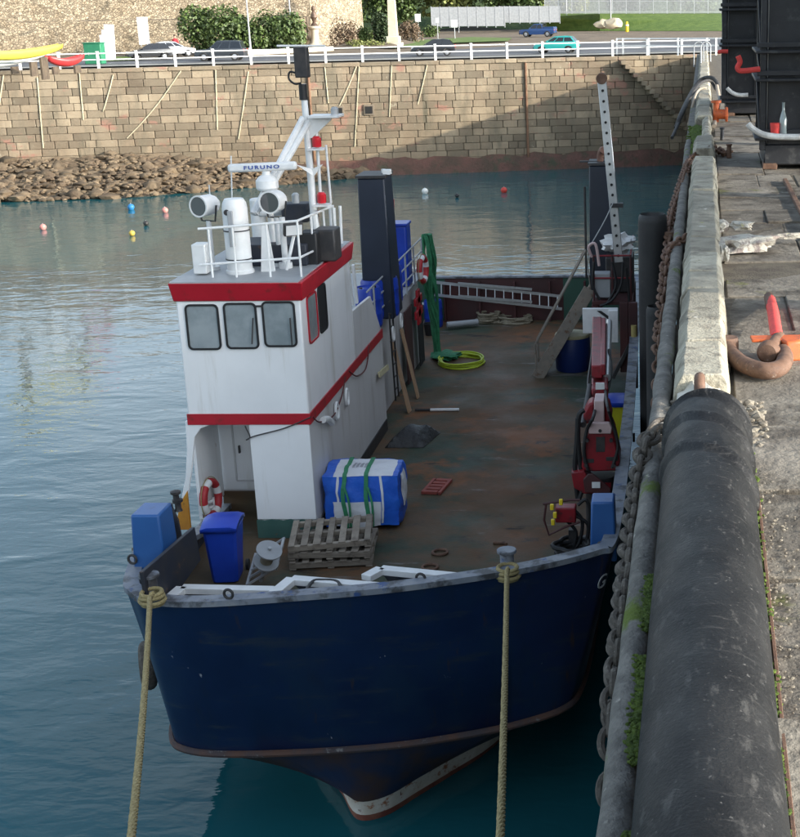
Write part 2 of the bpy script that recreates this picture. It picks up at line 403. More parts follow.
# rocks on the shore below the wall at the left
b = MB(); rr = random.Random(11)
for i in range(2400):
    x = rr.uniform(-60, -22); k = min(1, max(0.12, (-20 - x) / 16)); t = rr.random()
    off = -.3 - t * 8.0 * k; z = 1.9 * (1 - t) * k + .05 + .25 * mnoise.noise(V((x * .4, t * 3, 0)))
    s_ = rr.uniform(.09, .30) * (2.2 if rr.random() < .06 else 1); b.rv = rr.random() * .98 + .01
    b.blob(wp(x, off, z), (s_ * rr.uniform(.8, 1.5), s_, s_ * rr.uniform(.45, .8)), i, .3, 1)
b.rv = .5; n = 60; rows = []
for i in range(n + 1):
    x = -64 + 44 * i / n; k = min(1, max(0.1, (-20 - x) / 16))
    rows.append([wp(x, .1, 1.95 * k + .1 + .3 * mnoise.noise(V((x, 1, 0)))), wp(x, -3 * k, 1.2 * k + .3 * mnoise.noise(V((x, 4, 0)))), wp(x, -7 * k - .5, .25 * mnoise.noise(V((x, 7, 0)))), wp(x, -9 * k - 1, -.8)])
for i in range(n):
    for j in range(3): b.add([rows[i][j], rows[i + 1][j], rows[i + 1][j + 1], rows[i][j + 1]], [(0, 1, 2, 3)])
o = b.build('shore_rocks', 'rock', smooth=50); tag(o, 'brown rubble rocks heaped along the shore below harbour wall', 'rocks', kind='stuff')

# ---------------------------------------------------------------- behind the road
def rubble_wall(name, pts, z0, z1, th, label):
    b = MB()
    for a, e in zip(pts[:-1], pts[1:]):
        d = (e - a).normalized(); nrm = V((-d.y, d.x, 0)); k = max(2, int((e - a).length / 1.2)); kz = 5
        grid = [[a.lerp(e, i / k) + V((0, 0, z0 + (z1 - z0) * j / kz)) + nrm * (.1 * mnoise.noise(V((i * .9, j * 1.1, a.x)))) + V((0, 0, (.12 * mnoise.noise(V((i * .7, a.x, 5))) if j == kz else 0))) for j in range(kz + 1)] for i in range(k + 1)]
        for i in range(k):
            for j in range(kz): b.add([grid[i][j], grid[i + 1][j], grid[i + 1][j + 1], grid[i][j + 1]], [(0, 1, 2, 3)])
            b.add([grid[i][kz], grid[i + 1][kz], grid[i + 1][kz] + nrm * th, grid[i][kz] + nrm * th], [(0, 1, 2, 3)])
    o = b.build(name, 'rubble', smooth=50); return tag(o, label, 'wall')
A = atz(-150, 60, RZ); B_ = atz(300, 50, RZ); C_ = atz(346, 46, RZ)
A.z = B_.z = C_.z = 0
zt = aty(100, 21, A.lerp(B_, .55).y).z
rubble_wall('retaining_wall', [A, B_], RZ, zt, 1.2, 'low rubble stone retaining wall behind the parked cars')
up = V((-1, 9, 0))
rubble_wall('retaining_wall', [A + up, B_ + up, C_ + V((0, 9, 0))], RZ, RZ + 9.5, 1.2, 'high rubble stone retaining wall set back above a ledge')
b = MB(); b.prism([A + V((0, .9, zt - .1)), B_ + V((0, .9, zt - .1)), B_ + up + V((0, -.1, zt)), A + up + V((0, -.1, zt))], (0, 0, 0), (0, 0, -2)); tag(b.build('terrace', 'soil', smooth=0), kind='structure')
# hillside far behind
b = MB(); n = 40; rows = []
for i in range(n + 1):
    x = -160 + 330 * i / n
    rows.append([V((x, y, RZ - .3 + max(0, h + 3.0 * mnoise.noise(V((x * .05, j * 1.7, 0))))) ) for j, (y, h) in enumerate(((214, 0), (220, 3), (232, 10), (265, 22), (320, 36)))])
for i in range(n):
    for j in range(4): b.add([rows[i][j], rows[i + 1][j], rows[i + 1][j + 1], rows[i][j + 1]], [(0, 1, 2, 3)])
tag(b.build('hillside', 'hill', smooth=60), kind='structure')
# grass strips and banks
def patch(name, pp, z, m='grass', kind='structure', hump=0):
    pts = [atz(x, y, z) for x, y in pp]
    if hump:
        c = sum(pts, V()) / len(pts); c.z += hump; b = MB()
        ring = [p.lerp(c, .35) + V((0, 0, hump * .6)) for p in pts]; n = len(pts)
        b.add(pts + ring + [c], [(i, (i + 1) % n, n + (i + 1) % n, n + i) for i in range(n)] + [(n + i, n + (i + 1) % n, 2 * n) for i in range(n)])
        return tag(b.build(name, m, smooth=60), kind=kind)
    return sheet(name, pts, m, kind)
patch('lawn', [(395, 48), (450, 43), (508, 41), (512, 38), (470, 37), (420, 40), (350, 46)], RZ + .12)
patch('lawn', [(105, 61), (140, 60), (140, 56), (105, 57)], RZ + .06)
b = MB(); lo = [atz(x, 31, RZ + .02) for x in (545, 600, 660, 720, 780, 860)]; hi = [aty(x, 14 + (3 if x < 580 else 0), 196) for x in (545, 600, 660, 720, 780, 860)]; far = [p + V((0, 16, .4)) for p in hi]
mid_ = [a.lerp(c, .5) + V((0, 0, .25 + .2 * mnoise.noise(V((a.x * .2, 0, 0))))) for a, c in zip(lo, hi)]
for A, B in ((lo, mid_), (mid_, hi), (hi, far)):
    for i in range(5): b.add([A[i], A[i + 1], B[i + 1], B[i]], [(0, 1, 2, 3)])
tag(b.build('grass_bank', 'grass', smooth=60), kind='structure')
patch('flower_bed', [(330, 49), (400, 48), (420, 43), (380, 42), (330, 44)], RZ + .03, 'soil', hump=.4)
# foliage
def bush(name, c, d, m, label, n=2600, leaf=.22, seed=0, cat='bush', stem=True, group=None):
    r = random.Random(seed); c = V(c); t = thing(name, (c.x, c.y, c.z), label, cat, group)
    b = MB(); lumps = [(V((r.uniform(-.6, .6), r.uniform(-.6, .6), r.uniform(.25, .75))), r.uniform(.3, .5)) for _ in range(14)]
    for i in range(n):
        q, rr_ = r.choice(lumps); w = V((r.gauss(0, 1), r.gauss(0, 1), r.gauss(0, 1))).normalized() * rr_ * r.uniform(.75, 1.08)
        p = q + w; p = c + V((p.x * d[0], p.y * d[1], max(.02, p.z) * d[2]))
        nrm = (w + V((r.uniform(-.7, .7), r.uniform(-.7, .7), r.uniform(-.2, .9)))).normalized()
        x = nrm.cross(V((r.uniform(-1, 1), r.uniform(-1, 1), r.uniform(-1, 1)))).normalized(); y = nrm.cross(x); s_ = leaf * r.uniform(.6, 1.3)
        b.rv = r.random() * .98 + .01
        b.add([p - x * s_ * .5, p + y * s_ * .35, p + x * s_ * .5, p - y * s_ * .35], [(0, 1, 2, 3)])
    b.build('crown' if cat == 'tree' else 'foliage', m, t, smooth=0)
    if stem:
        b = MB()
        for k in range(6):
            q, _ = lumps[k]; b.cyl(c + V((q.x * .2 * d[0], q.y * .2 * d[1], 0)), c + V((q.x * d[0], q.y * d[1], q.z * d[2])), .06, .025, 6)
        b.build('trunk' if cat == 'tree' else 'stem', 'bark', t)
    return t
def bpx(name, x0, x1, y0, y1, m, label, seed, n=2600, leaf=.22, z=RZ, cat='bush', dist=0, group=None, stem=True):
    c = atz((x0 + x1) / 2, y1, z)
    if dist: c = aty((x0 + x1) / 2, y1, dist)
    w = abs(aty(x1, y1, c.y).x - aty(x0, y1, c.y).x) / 2; h = aty((x0 + x1) / 2, y0, c.y).z - c.z
    return bush(name, c, (w, w * .7, h), m, label, n, leaf, seed, cat, stem, group)
bpx('spreading_bush', 180, 256, 9, 54.5, 'leaf_green', 'wide green bush against the rubble wall behind dark SUV', 1, 7500, .3)
bpx('spreading_bush', 238, 308, 14, 53.5, 'leaf_green', 'green bush beside the tall street lamp below rubble wall', 2, 6500, .3)
bpx('rounded_bush', 370, 392, 15, 46.5, 'leaf_dark', 'tall dark rounded bush left of the stone obelisk', 3, 2600, .26)
bpx('rounded_bush', 357, 374, 28, 47, 'leaf_green', 'small green bush beside the tall dark rounded bush', 4, 1500, .2)
bpx('low_shrub', 330, 362, 22, 47.5, 'leaf_brown', 'brown leafless shrub beside the stone pedestal', 5, 1800, .2)
bpx('low_shrub', 398, 424, 22, 43, 'leaf_brown', 'reddish brown shrub right of the stone obelisk', 6, 1600, .2)
bpx('low_shrub', 420, 442, 26, 37, 'leaf_green', 'low green shrub beside the traffic signs', 7, 1400, .2)
bpx('low_shrub', 345, 392, 40, 48, 'leaf_yellow', 'low yellow-green plants edging the flower bed', 8, 1500, .16, stem=False)
for i, (x0, x1, y0, y1, m, lb) in enumerate([
        (355, 430, -30, 22, 'leaf_green', 'broad green tree above the stone obelisk'), (415, 480, -34, 16, 'leaf_yellow', 'pale yellow-green tree behind the grey fence'),
        (470, 545, -34, 16, 'leaf_green', 'mid green tree behind the grey fence panels'), (535, 600, -36, 14, 'leaf_yellow', 'sunlit yellow-green tree behind the blue pickup'),
        (600, 660, -40, 12, 'leaf_dark', 'dark green tree behind the grass bank'), (655, 730, -40, 12, 'leaf_green', 'green tree behind the palisade fence end')]):
    bpx('broad_tree', x0, x1, y0, y1, m, lb, 20 + i, 4200, .6, cat='tree', dist=208)

# ---------------------------------------------------------------- vehicles on the road
mat('glass_dark', (.015, .018, .022), rough=.05, spec=.8)
mat('tyre', (.018, .018, .018), (.03, .03, .03), 8, .85)
mat('alloy', (.45, .46, .48), rough=.35, metal=.6)
mat('lamp_red', (.35, .02, .02), rough=.25)
mat('lamp_clear', (.65, .66, .66), rough=.15)
mat('bumper', (.03, .03, .032), rough=.6)
for nm, c in (('paint_black', (.012, .013, .016)), ('paint_silver', (.42, .44, .47)), ('paint_darkgrey', (.03, .036, .045)), ('paint_blue', (.015, .05, .16)), ('paint_teal', (.02, .33, .30))):
    mat(nm, c, rough=.3, coat=.6, spec=.5)
def car(loc, ang, paint, label, kind='hatch', S=1.0):
    t = thing('parked_car' if kind != 'pickup' else 'pickup_truck', loc, label, 'car' if kind != 'pickup' else 'pickup')
    R = rz(ang); L0 = V(loc)
    P = lambda x, y, z: R @ V((x * S, y * S, z * S)) + L0
    W = .86
    if kind == 'hatch':
        low = [(-1.95, .35), (-1.98, .75), (-1.9, .98), (.85, .95), (1.75, .80), (1.98, .62), (2.0, .35)]
        gh = [(-1.85, .97), (-1.45, 1.42), (-.9, 1.50), (.05, 1.46), (.95, .95)]; wx = (-1.22, 1.25); wr = .31
    elif kind == 'suv':
        low = [(-2.2, .42), (-2.25, .8), (-2.2, 1.08), (1.0, 1.08), (2.05, 1.0), (2.25, .8), (2.25, .42)]
        gh = [(-2.12, 1.07), (-1.9, 1.72), (-1.2, 1.8), (.15, 1.78), (.95, 1.07)]; wx = (-1.4, 1.4); wr = .38
    else:
        low = [(-2.5, .5), (-2.52, .95), (-2.5, 1.12), (1.0, 1.08), (2.2, 1.0), (2.45, .85), (2.45, .45)]
        gh = [(-.9, 1.07), (-.75, 1.68), (-.4, 1.76), (.4, 1.72), (1.15, 1.07)]; wx = (-1.55, 1.5); wr = .4
    # body with arches cut in the outline
    out = low[:]; und = []
    for cx_ in (wx[1], wx[0]):
        for k in range(7):
            a = math.pi * k / 6; und.append((cx_ + (wr + .07) * math.cos(a), .33 + (wr + .07) * math.sin(a) * .95))
    prof = [(low[-1][0], low[-1][1])] + und + [(low[0][0], low[0][1])] + low[1:-1]
    b = MB(); n = len(prof); rows = []
    for yy, k in ((-W, .0), (-W * .985, .0), (W * .985, .0), (W, .0)): rows.append([P(x * (1 if abs(yy) < W * .99 else .985), yy, z if abs(yy) < W * .99 else z - (.03 if z > .6 else -.01)) for x, z in prof])
    for r_ in range(3): b.add(rows[r_] + rows[r_ + 1], [(i, (i + 1) % n, n + (i + 1) % n, n + i) for i in range(n)])
    b.add(rows[0], [tuple(range(n))]); b.add(rows[3], [tuple(range(n))[::-1]])
    b.build('body', paint, t, bevel=.02, seg=2)
    # cabin
    b = MB(); g = len(gh); top = max(z for _, z in gh)
    def yw(z): return W * .97 - .2 * (z - gh[0][1]) / (top - gh[0][1])
    Lf = [P(x, yw(z), z) for x, z in gh]; Rt = [P(x, -yw(z), z) for x, z in gh]
    b.add(Lf + Rt, [tuple(range(g)), tuple(range(g, 2 * g))[::-1]] + [(i, i + 1, g + i + 1, g + i) for i in range(g - 1)])
    cab = b.build('cabin', paint, t, bevel=.03)
    # side windows, front and rear screens
    zb, zt_ = gh[0][1] + .05, top - .13
    def edge(z, front):
        seq = gh if not front else gh[::-1]
        for (x0, z0), (x1, z1) in zip(seq[:-1], seq[1:]):
            if min(z0, z1) <= z <= max(z0, z1) and abs(z1 - z0) > .02: return x0 + (x1 - x0) * (z - z0) / (z1 - z0)
        return seq[1][0]
    for s_ in (1, -1):
        cuts = [0, .36, .40, .72, .76, 1.0] if kind != 'pickup' else [0, .45, .5, 1.0]
        rb, rt_, fb, ft = edge(zb, False) + .1, edge(zt_, False) + .1, edge(zb, True) - .12, edge(zt_, True) - .1
        for i in range(0, len(cuts), 2):
            u0, u1 = cuts[i], cuts[i + 1]; m_ = MB(); q = []
            for u_, z in ((u0, zb), (u1, zb), (u1, zt_), (u0, zt_)):
                x = (rb + (fb - rb) * u_) if z == zb else (rt_ + (ft - rt_) * u_); q.append(P(x, s_ * (yw(z) + .006), z))
            m_.add(q, [(0, 1, 2, 3)]); m_.build('side_window', 'glass_dark', cab, smooth=0)
    for fr in (True, False):
        q = []
        for z, yy in ((zb, 1), (zb, -1), (zt_ + .03, -1), (zt_ + .03, 1)): q.append(P(edge(z, fr) + (.012 if fr else -.012), yy * (yw(z) - .1), z + .008))
        m_ = MB(); m_.add(q, [(0, 1, 2, 3)]); m_.build('windscreen' if fr else 'rear_window', 'glass_dark', cab, smooth=0)
    for cx_ in wx:
        for s_ in (1, -1):
            b = MB(); c = P(cx_, s_ * (W - .1), wr); ax = R @ V((0, s_, 0))
            b.lathe(c - ax * .1 * S, [(wr * .6 * S, 0), (wr * .95 * S, .0), (wr * S, .04), (wr * S, .17), (wr * .93 * S, .2), (wr * .62 * S, .2), (wr * .6 * S, .17), (.01, .17)], ax, 18)
            w = b.build('wheel', 'tyre', t); b = MB(); b.lathe(c + ax * .09 * S, [(.01, 0), (wr * .6 * S, 0), (wr * .6 * S, .012), (wr * .3 * S, .03), (.01, .03)], ax, 12); b.build('rim', 'alloy', w)
    for s_ in (1, -1):
        b = MB(); b.box(P(low[-2][0] - .06, s_ * .62, .70 if kind == 'hatch' else .85), (.12 * S, .3 * S, .16 * S), R); b.build('headlight', 'lamp_clear', t, bevel=.02)
        b = MB(); b.box(P(low[1][0] + .03, s_ * .72, .85 if kind == 'hatch' else .92), (.1 * S, .16 * S, .26 * S), R); b.build('tail_light', 'lamp_red', t, bevel=.02)
        b = MB(); b.box(P(gh[-1][0] - .25, s_ * (W + .06), gh[0][1] + .08), (.12 * S, .16 * S, .12 * S), R); b.build('mirror', paint, t, bevel=.02)
    for xx in (low[0][0] - .01, low[-1][0] + .01):
        b = MB(); b.box(P(xx, 0, .46), (.1 * S, 1.62 * S, .18 * S), R); b.build('bumper', 'bumper', t, bevel=.03)
    if kind == 'pickup':
        b = MB()
        for s_ in (1, -1): b.box(P(-1.7, s_ * .8, 1.22), (1.55 * S, .06 * S, .2 * S), R)
        b.box(P(-2.48, 0, 1.2), (.06 * S, 1.6 * S, .22 * S), R); b.build('cargo_bed', paint, t, bevel=.02)
        b = MB(); b.tube([P(-.95, .7, 1.1), P(-.98, .68, 1.8), P(-.98, -.68, 1.8), P(-.95, -.7, 1.1)], .04 * S, 8); b.build('roll_bar', 'bumper', t)
    return t
car(atz(150, 60, RZ), rad(208), 'paint_black', 'black hatchback parked beside the silver car', S=.86)
car(atz(174, 57, RZ), rad(30), 'paint_silver', 'silver car parked beside the bush, person in red next to it', S=.86)
car(atz(222, 60.8, RZ), rad(183), 'paint_darkgrey', 'dark grey SUV on the road before a wide bush', 'suv', .84)
car(atz(434, 56, RZ), rad(186), 'paint_black', 'black hatchback driving past the stone obelisk', S=.86)
car(atz(538, 37, RZ), rad(170), 'paint_blue', 'dark blue pickup truck with open bed', 'pickup', .84)
car(atz(557, 53, RZ), rad(172), 'paint_teal', 'bright teal hatchback on the road behind railing', S=.88)

# person in a red jacket beside the silver car
mat('cloth_red', (.45, .03, .04), (.36, .02, .03), 6, .85); mat('cloth_dark', (.03, .03, .04), rough=.9); mat('skin', (.45, .28, .2), rough=.6); mat('hair', (.05, .03, .02), rough=.8)
def person(loc):
    L0 = V(loc); t = thing('person', loc, 'person in red jacket and dark trousers beside silver car', 'person')
    me = bpy.data.meshes.new('body')
    J = {'pel': (0, 0, .95, .15), 'chest': (0, 0, 1.3, .17), 'neck': (0, 0, 1.5, .06), 'head': (0, .02, 1.66, .1), 'crown': (0, 0, 1.74, .075),
         'hl': (.1, 0, .9, .1), 'kl': (.11, .03, .5, .07), 'al': (.11, -.02, .1, .05), 'tl': (.12, .14, .05, .045), 'hr': (-.1, 0, .9, .1), 'kr': (-.12, .06, .5, .07), 'ar': (-.12, .0, .1, .05), 'tr': (-.13, .15, .05, .045),
         'sl': (.19, 0, 1.42, .075), 'el': (.26, -.02, 1.14, .055), 'wl': (.26, .1, .92, .04), 'dl': (.25, .16, .84, .035), 'sr': (-.19, 0, 1.42, .075), 'er': (-.26, -.02, 1.14, .055), 'wr': (-.25, .12, .93, .04), 'dr': (-.24, .18, .85, .035)}
    K = list(J); E_ = [('pel', 'chest'), ('chest', 'neck'), ('neck', 'head'), ('head', 'crown'), ('pel', 'hl'), ('hl', 'kl'), ('kl', 'al'), ('al', 'tl'), ('pel', 'hr'), ('hr', 'kr'), ('kr', 'ar'), ('ar', 'tr'), ('chest', 'sl'), ('sl', 'el'), ('el', 'wl'), ('wl', 'dl'), ('chest', 'sr'), ('sr', 'er'), ('er', 'wr'), ('wr', 'dr')]
    me.from_pydata([J[k][:3] for k in K], [(K.index(a), K.index(c)) for a, c in E_], [])
    o = link('body', me, L0, t); md = o.modifiers.new('s', 'SKIN'); o.modifiers.new('u', 'SUBSURF').levels = 1
    for i, k in enumerate(K): me.skin_vertices[0].data[i].radius = (J[k][3], J[k][3] * .8); me.skin_vertices[0].data[i].use_root = (k == 'pel')
    m = bpy.data.materials.new('person_body'); m.use_nodes = True; N = m.node_tree.nodes; L = m.node_tree.links
    tc = N.new('ShaderNodeTexCoord'); sx = N.new('ShaderNodeSeparateXYZ'); L.new(tc.outputs['Object'], sx.inputs[0]); cr = N.new('ShaderNodeValToRGB'); cr.color_ramp.interpolation = 'CONSTANT'
    e = cr.color_ramp.elements; e[0].color = (.02, .02, .02, 1); e[1].position = .06; e[1].color = (.03, .03, .045, 1)
    n_ = e.new(.46); n_.color = (.4, .03, .04, 1); n_ = e.new(.755); n_.color = (.45, .28, .2, 1)
    dv = N.new('ShaderNodeMath'); dv.operation = 'DIVIDE'; dv.inputs[1].default_value = 2.0; L.new(sx.outputs[2], dv.inputs[0]); L.new(dv.outputs[0], cr.inputs[0]); L.new(cr.outputs[0], N['Principled BSDF'].inputs['Base Color']); N['Principled BSDF'].inputs['Roughness'].default_value = .8
    me.materials.append(m)
    b = MB(); b.blob(L0 + V((0, -.015, 1.74)), (.095, .105, .085), 2, .08, 2); b.build('hair', 'hair', t)
    return t
person(atz(182, 56, RZ) + V((0, -1.4, 0)))

# ---------------------------------------------------------------- street furniture
mat('galv', (.36, .37, .38), (.45, .46, .46), 4, .5, metal=.3)
mat('sign_white', (.8, .8, .8), rough=.4); mat('green_paint', (.02, .16, .08), (.03, .2, .1), 2, .5); mat('yellow_paint', (.75, .55, .02), rough=.5)
mat('stone_pale', (.5, .44, .33), (.58, .52, .41), 1.5, .85, bump=.02, bscale=10); mat('bronze', (.10, .07, .05), (.16, .10, .07), 4, .5, metal=.4)
mat('blue_hull', (.05, .12, .3), rough=.4); mat('white_gel', (.8, .8, .77), (.72, .72, .69), 3, .35); mat('yellow_gel', (.72, .6, .08), rough=.4); mat('red_gel', (.5, .04, .04), rough=.4)
def lamp_post(px, py, h, label):
    q = atz(px, py, RZ); t = thing('street_lamp', q, label, 'lamp post')
    b = MB(); b.cyl(q, q + V((0, 0, 1.2)), .1, .09, 10); b.cyl(q + V((0, 0, 1.2)), q + V((0, 0, h)), .07, .045, 10); b.build('pole', 'galv', t)
    b = MB(); b.tube(catmull([q + V((0, 0, h)), q + V((0, -.3, h + .4)), q + V((0, -1.2, h + .55))], 5), .035, 6); b.build('arm', 'galv', t)
    b = MB(); b.box(q + V((0, -1.5, h + .53)), (.28, .8, .14)); b.build('lamp_head', 'galv', t, bevel=.04)
lamp_post(251, 55, 8, 'grey street lamp post between the two green bushes'); lamp_post(293, 52, 8, 'grey street lamp post beside the stone pedestal')
lamp_post(567, 31, 9, 'thin grey street lamp post right of blue pickup'); lamp_post(611, 31, 9, 'thin grey street lamp post on the grass bank')
def sign(px, py, ptop, w, h, label, poles=1, m='sign_white', rnd_=False, z=RZ):
    q = atz(px, py, z); top = aty(px, ptop, q.y).z; t = thing('road_sign', q, label, 'sign'); b = MB()
    for k in range(poles):
        dx = 0 if poles == 1 else (-w * .35 + w * .7 * k); b.cyl(q + V((dx, .05, 0)), V((q.x + dx, q.y + .05, top - .05)), .045, n=8)
    b.build('post', 'galv', t); b = MB()
    if rnd_: b.cyl((q.x, q.y - .02, top - h / 2), (q.x, q.y + .01, top - h / 2), w / 2, n=20)
    else: b.box((q.x, q.y - .02, top - h / 2), (w, .03, h))
    b.build('panel', m, t, bevel=.008)
    return t
sign(146, 56, 17, .95, 2.3, 'tall white notice board standing before the rubble wall', 2)
sign(419, 42, 14, .6, .8, 'white traffic sign beside the brown shrub'); sign(455, 40, 20, .7, .8, 'white square traffic sign at the lawn edge')
sign(459, 33, 8, .7, .7, 'round white traffic sign in front of grey fence', rnd_=True); sign(438, 40, 18, .35, .5, 'small white sign plate on a thin post beside the lawn')
q = atz(627, 32, RZ); t = thing('yellow_bollard', q, 'yellow marker post at the foot of grass bank', 'bollard')
b = MB(); b.lathe(q, [(.2, 0), (.22, .05), (.2, .9), (.14, 1.2), (.05, 1.3)], n=12); b.build('post', 'yellow_paint', t); b = MB(); b.cyl(q + V((0, 0, .75)), q + V((0, 0, .9)), .215, n=12); b.build('band', 'sign_white', t)
# obelisk and pedestal with figure
q = atz(394, 47, RZ); t = thing('stone_obelisk', q, 'pale stone obelisk on a stepped base behind the black hatchback', 'obelisk')
b = MB(); b.box(q + V((0, 0, .2)), (1.6, 1.6, .4)); b.box(q + V((0, 0, .7)), (1.2, 1.2, .6)); b.build('base', 'stone_pale', t, bevel=.05)
b = MB(); s0, s1, h = .42, .26, 6.2; z0 = 1.0
b.add([q + V((sx * s, sy * s, z)) for s, z in ((s0, z0), (s1, z0 + h), (.01, z0 + h + .6)) for sx, sy in ((-1, -1), (1, -1), (1, 1), (-1, 1))],
      [(i, (i + 1) % 4, 4 + (i + 1) % 4, 4 + i) for i in range(4)] + [(4 + i, 4 + (i + 1) % 4, 8 + (i + 1) % 4, 8 + i) for i in range(4)]); b.build('shaft', 'stone_pale', t, bevel=.02)
q = atz(316, 48, RZ); t = thing('stone_pedestal', q, 'pale round stone pedestal topped by a dark bronze ornament', 'monument')
b = MB(); b.lathe(q, [(.95, 0), (.95, .2), (.7, .3), (.5, .5), (.4, .9), (.36, 1.4), (.42, 1.7), (.62, 1.85), (.62, 2.0), (.4, 2.05)], n=20); b.build('pedestal', 'stone_pale', t)
b = MB(); b.lathe(q + V((0, 0, 2.05)), [(.38, 0), (.3, .12), (.16, .3), (.2, .55), (.32, .8), (.26, 1.1), (.14, 1.35), (.2, 1.5), (.17, 1.75), (.02, 1.9)], n=16); b.build('ornament', 'bronze', t)
# low bench wall and slabs by the pedestal
q0, q1 = atz(240, 56, RZ), atz(332, 51, RZ); b = MB(); b.beam(q0 + V((0, 0, .2)), q1 + V((0, 0, .2)), .5, .4); tag(b.build('low_wall', 'stone_pale', bevel=.04), 'low pale stone kerb wall in front of the pedestal', 'wall')
# green cabinet, boats on stands
q = atz(96, 64, RZ); t = thing('green_cabinet', q, 'green metal utility cabinet beside the rowing boats', 'cabinet')
b = MB(); b.box(q + V((0, 0, .75)), (1.3, .9, 1.5)); b.build('body', 'green_paint', t, bevel=.04); b = MB(); b.box(q + V((0, 0, 1.53)), (1.4, 1.0, .08)); b.build('lid', 'green_paint', t, bevel=.02)
b = MB(); b.box(q + V((-.3, -.47, .75)), (.03, .04, .2)); b.build('handle', 'galv', t)
q = atz(109, 61, RZ); t = thing('sign_stack', q, 'stack of white boards leaning by the green cabinet', 'boards')
for k in range(3):
    b = MB(); b.box(q + V((.18 * k - .2, .1 * k, 1.0 + .22 * k)), (.75, .05, 2.0 + .35 * k), rx(-.12) @ rz(.2 * k)); b.build('board', 'sign_white', t, bevel=.01)
def rowboat(p0, p1, w, m, label):
    p0 = V(p0); p1 = V(p1); d = (p1 - p0); L_ = d.length; d.normalize(); n_ = V((-d.y, d.x, 0)); t = thing('rowing_boat', (p0 + p1) / 2, label, 'boat'); b = MB(); rows = []; K = 14
    for i in range(K + 1):
        u_ = i / K; k = (math.sin(math.pi * min(1, max(0, .06 + .88 * u_)))) ** .6; c = p0 + d * L_ * u_; sh = .25 * (2 * u_ - 1) ** 2
        rows.append([c + n_ * (w * k * math.cos(a)) + V((0, 0, sh * math.sin(a) * 0 + .5 + sh - .5 * math.sin(a) * k ** .5)) for a in [math.pi * j / 8 for j in range(9)]])
    for i in range(K):
        for j in range(8): b.add([rows[i][j], rows[i + 1][j], rows[i + 1][j + 1], rows[i][j + 1]], [(0, 1, 2, 3)])
    hobj = b.build('hull', m, t, smooth=60); hobj.modifiers.new('s', 'SOLIDIFY').thickness = .05
    for u_ in (.3, .5, .7):
        c = p0 + d * L_ * u_; m_ = MB(); m_.beam(c - n_ * w * .8 + V((0, 0, .45)), c + n_ * w * .8 + V((0, 0, .45)), .25, .04); m_.build('thwart', 'white_gel', t)
    for u_ in (.2, .8):
        c = p0 + d * L_ * u_; b = MB(); b.box(V((c.x, c.y, (c.z + .05 + RZ + .1) / 2)), (.12, .9, max(.1, c.z + .05 - RZ - .1))); b.build('stand', 'bark', t)
for (x0, y0, x1, y1, z, w, m, lb) in [(-40, 64, 62, 57, RZ + 1.3, .5, 'yellow_gel', 'yellow rowing shell lying on a rack by the green cabinet'),
        (-30, 66, 48, 62, RZ + .9, .5, 'white_gel', 'white rowing shell on a rack below the yellow one'), (-50, 70, 30, 67, RZ + .5, .6, 'white_gel', 'white upturned dinghy low beside the white railing'),
        (48, 68, 84, 66, RZ + .5, .5, 'red_gel', 'dark red dinghy on the promenade behind white railing')]:
    rowboat(atz(x0, y0, z), atz(x1, y1, z), w, m, lb)
# fence along the far road: posts and panels are parts
def fence(px0, px1, ybase, h, label, solid, seg, D):
    t = thing('palisade_fence', aty((px0 + px1) / 2, ybase, D), label, 'fence'); a, e = aty(px0, ybase, D), aty(px1, ybase - .4, D); k = seg; first = None; fp = None
    for i in range(k + 1):
        q = a.lerp(e, i / k)
        if fp is None: m_ = MB(); m_.box(q + V((0, 0, h / 2)), (.1, .1, h)); fp = m_.build('post', 'galv', t, base=True).data
        else: link('post', fp, q, t)
        if i < k:
            q2 = a.lerp(e, (i + 1) / k)
            if solid: m_ = MB(); m_.beam(q + V((0, 0, h * .52)), q2 + V((0, 0, h * .52)), .05, h * .9); m_.build('panel', 'galv', t)
            else:
                for z in (.25, h * .85): m_ = MB(); m_.beam(q + V((0, 0, z)), q2 + V((0, 0, z)), .05, .07); m_.build('rail', 'galv', t)
                m_ = MB(); nn = 16
                for j in range(nn): m_.box(q.lerp(q2, (j + .5) / nn) + V((0, -.04, h * .5)), (.07, .02, h * .96))
                o = m_.build('pales', 'galv', t); o['kind'] = 'stuff'
fence(432, 505, 28, 2.7, 'grey solid panel fence along the far road', True, 8, 190)
fence(500, 560, 24, 2.3, 'grey panel fence behind the blue pickup', True, 6, 193)
fence(545, 790, 14, 1.9, 'grey palisade fence on top of grass bank', False, 18, 196.5)
mat('boulder', (.4, .34, .24), (.5, .43, .31), 2, .9, bump=.05, bscale=6)
for i, (px, py, s_) in enumerate([(602, 22, .8), (613, 21, 1.0), (606, 25, .6)]):
    b = MB(); q = aty(px, py, 184); q.z = 9.05; b.blob(q, (s_ * 1.2, s_, s_ * .7), 40 + i, .3, 2); tag(b.build('boulder', 'boulder'), ('small tan boulder at one end of the bank group', 'largest tan boulder resting on the grass bank', 'smallest tan boulder lying in front on the grass bank')[i], 'boulder', 'boulders on the grass bank')

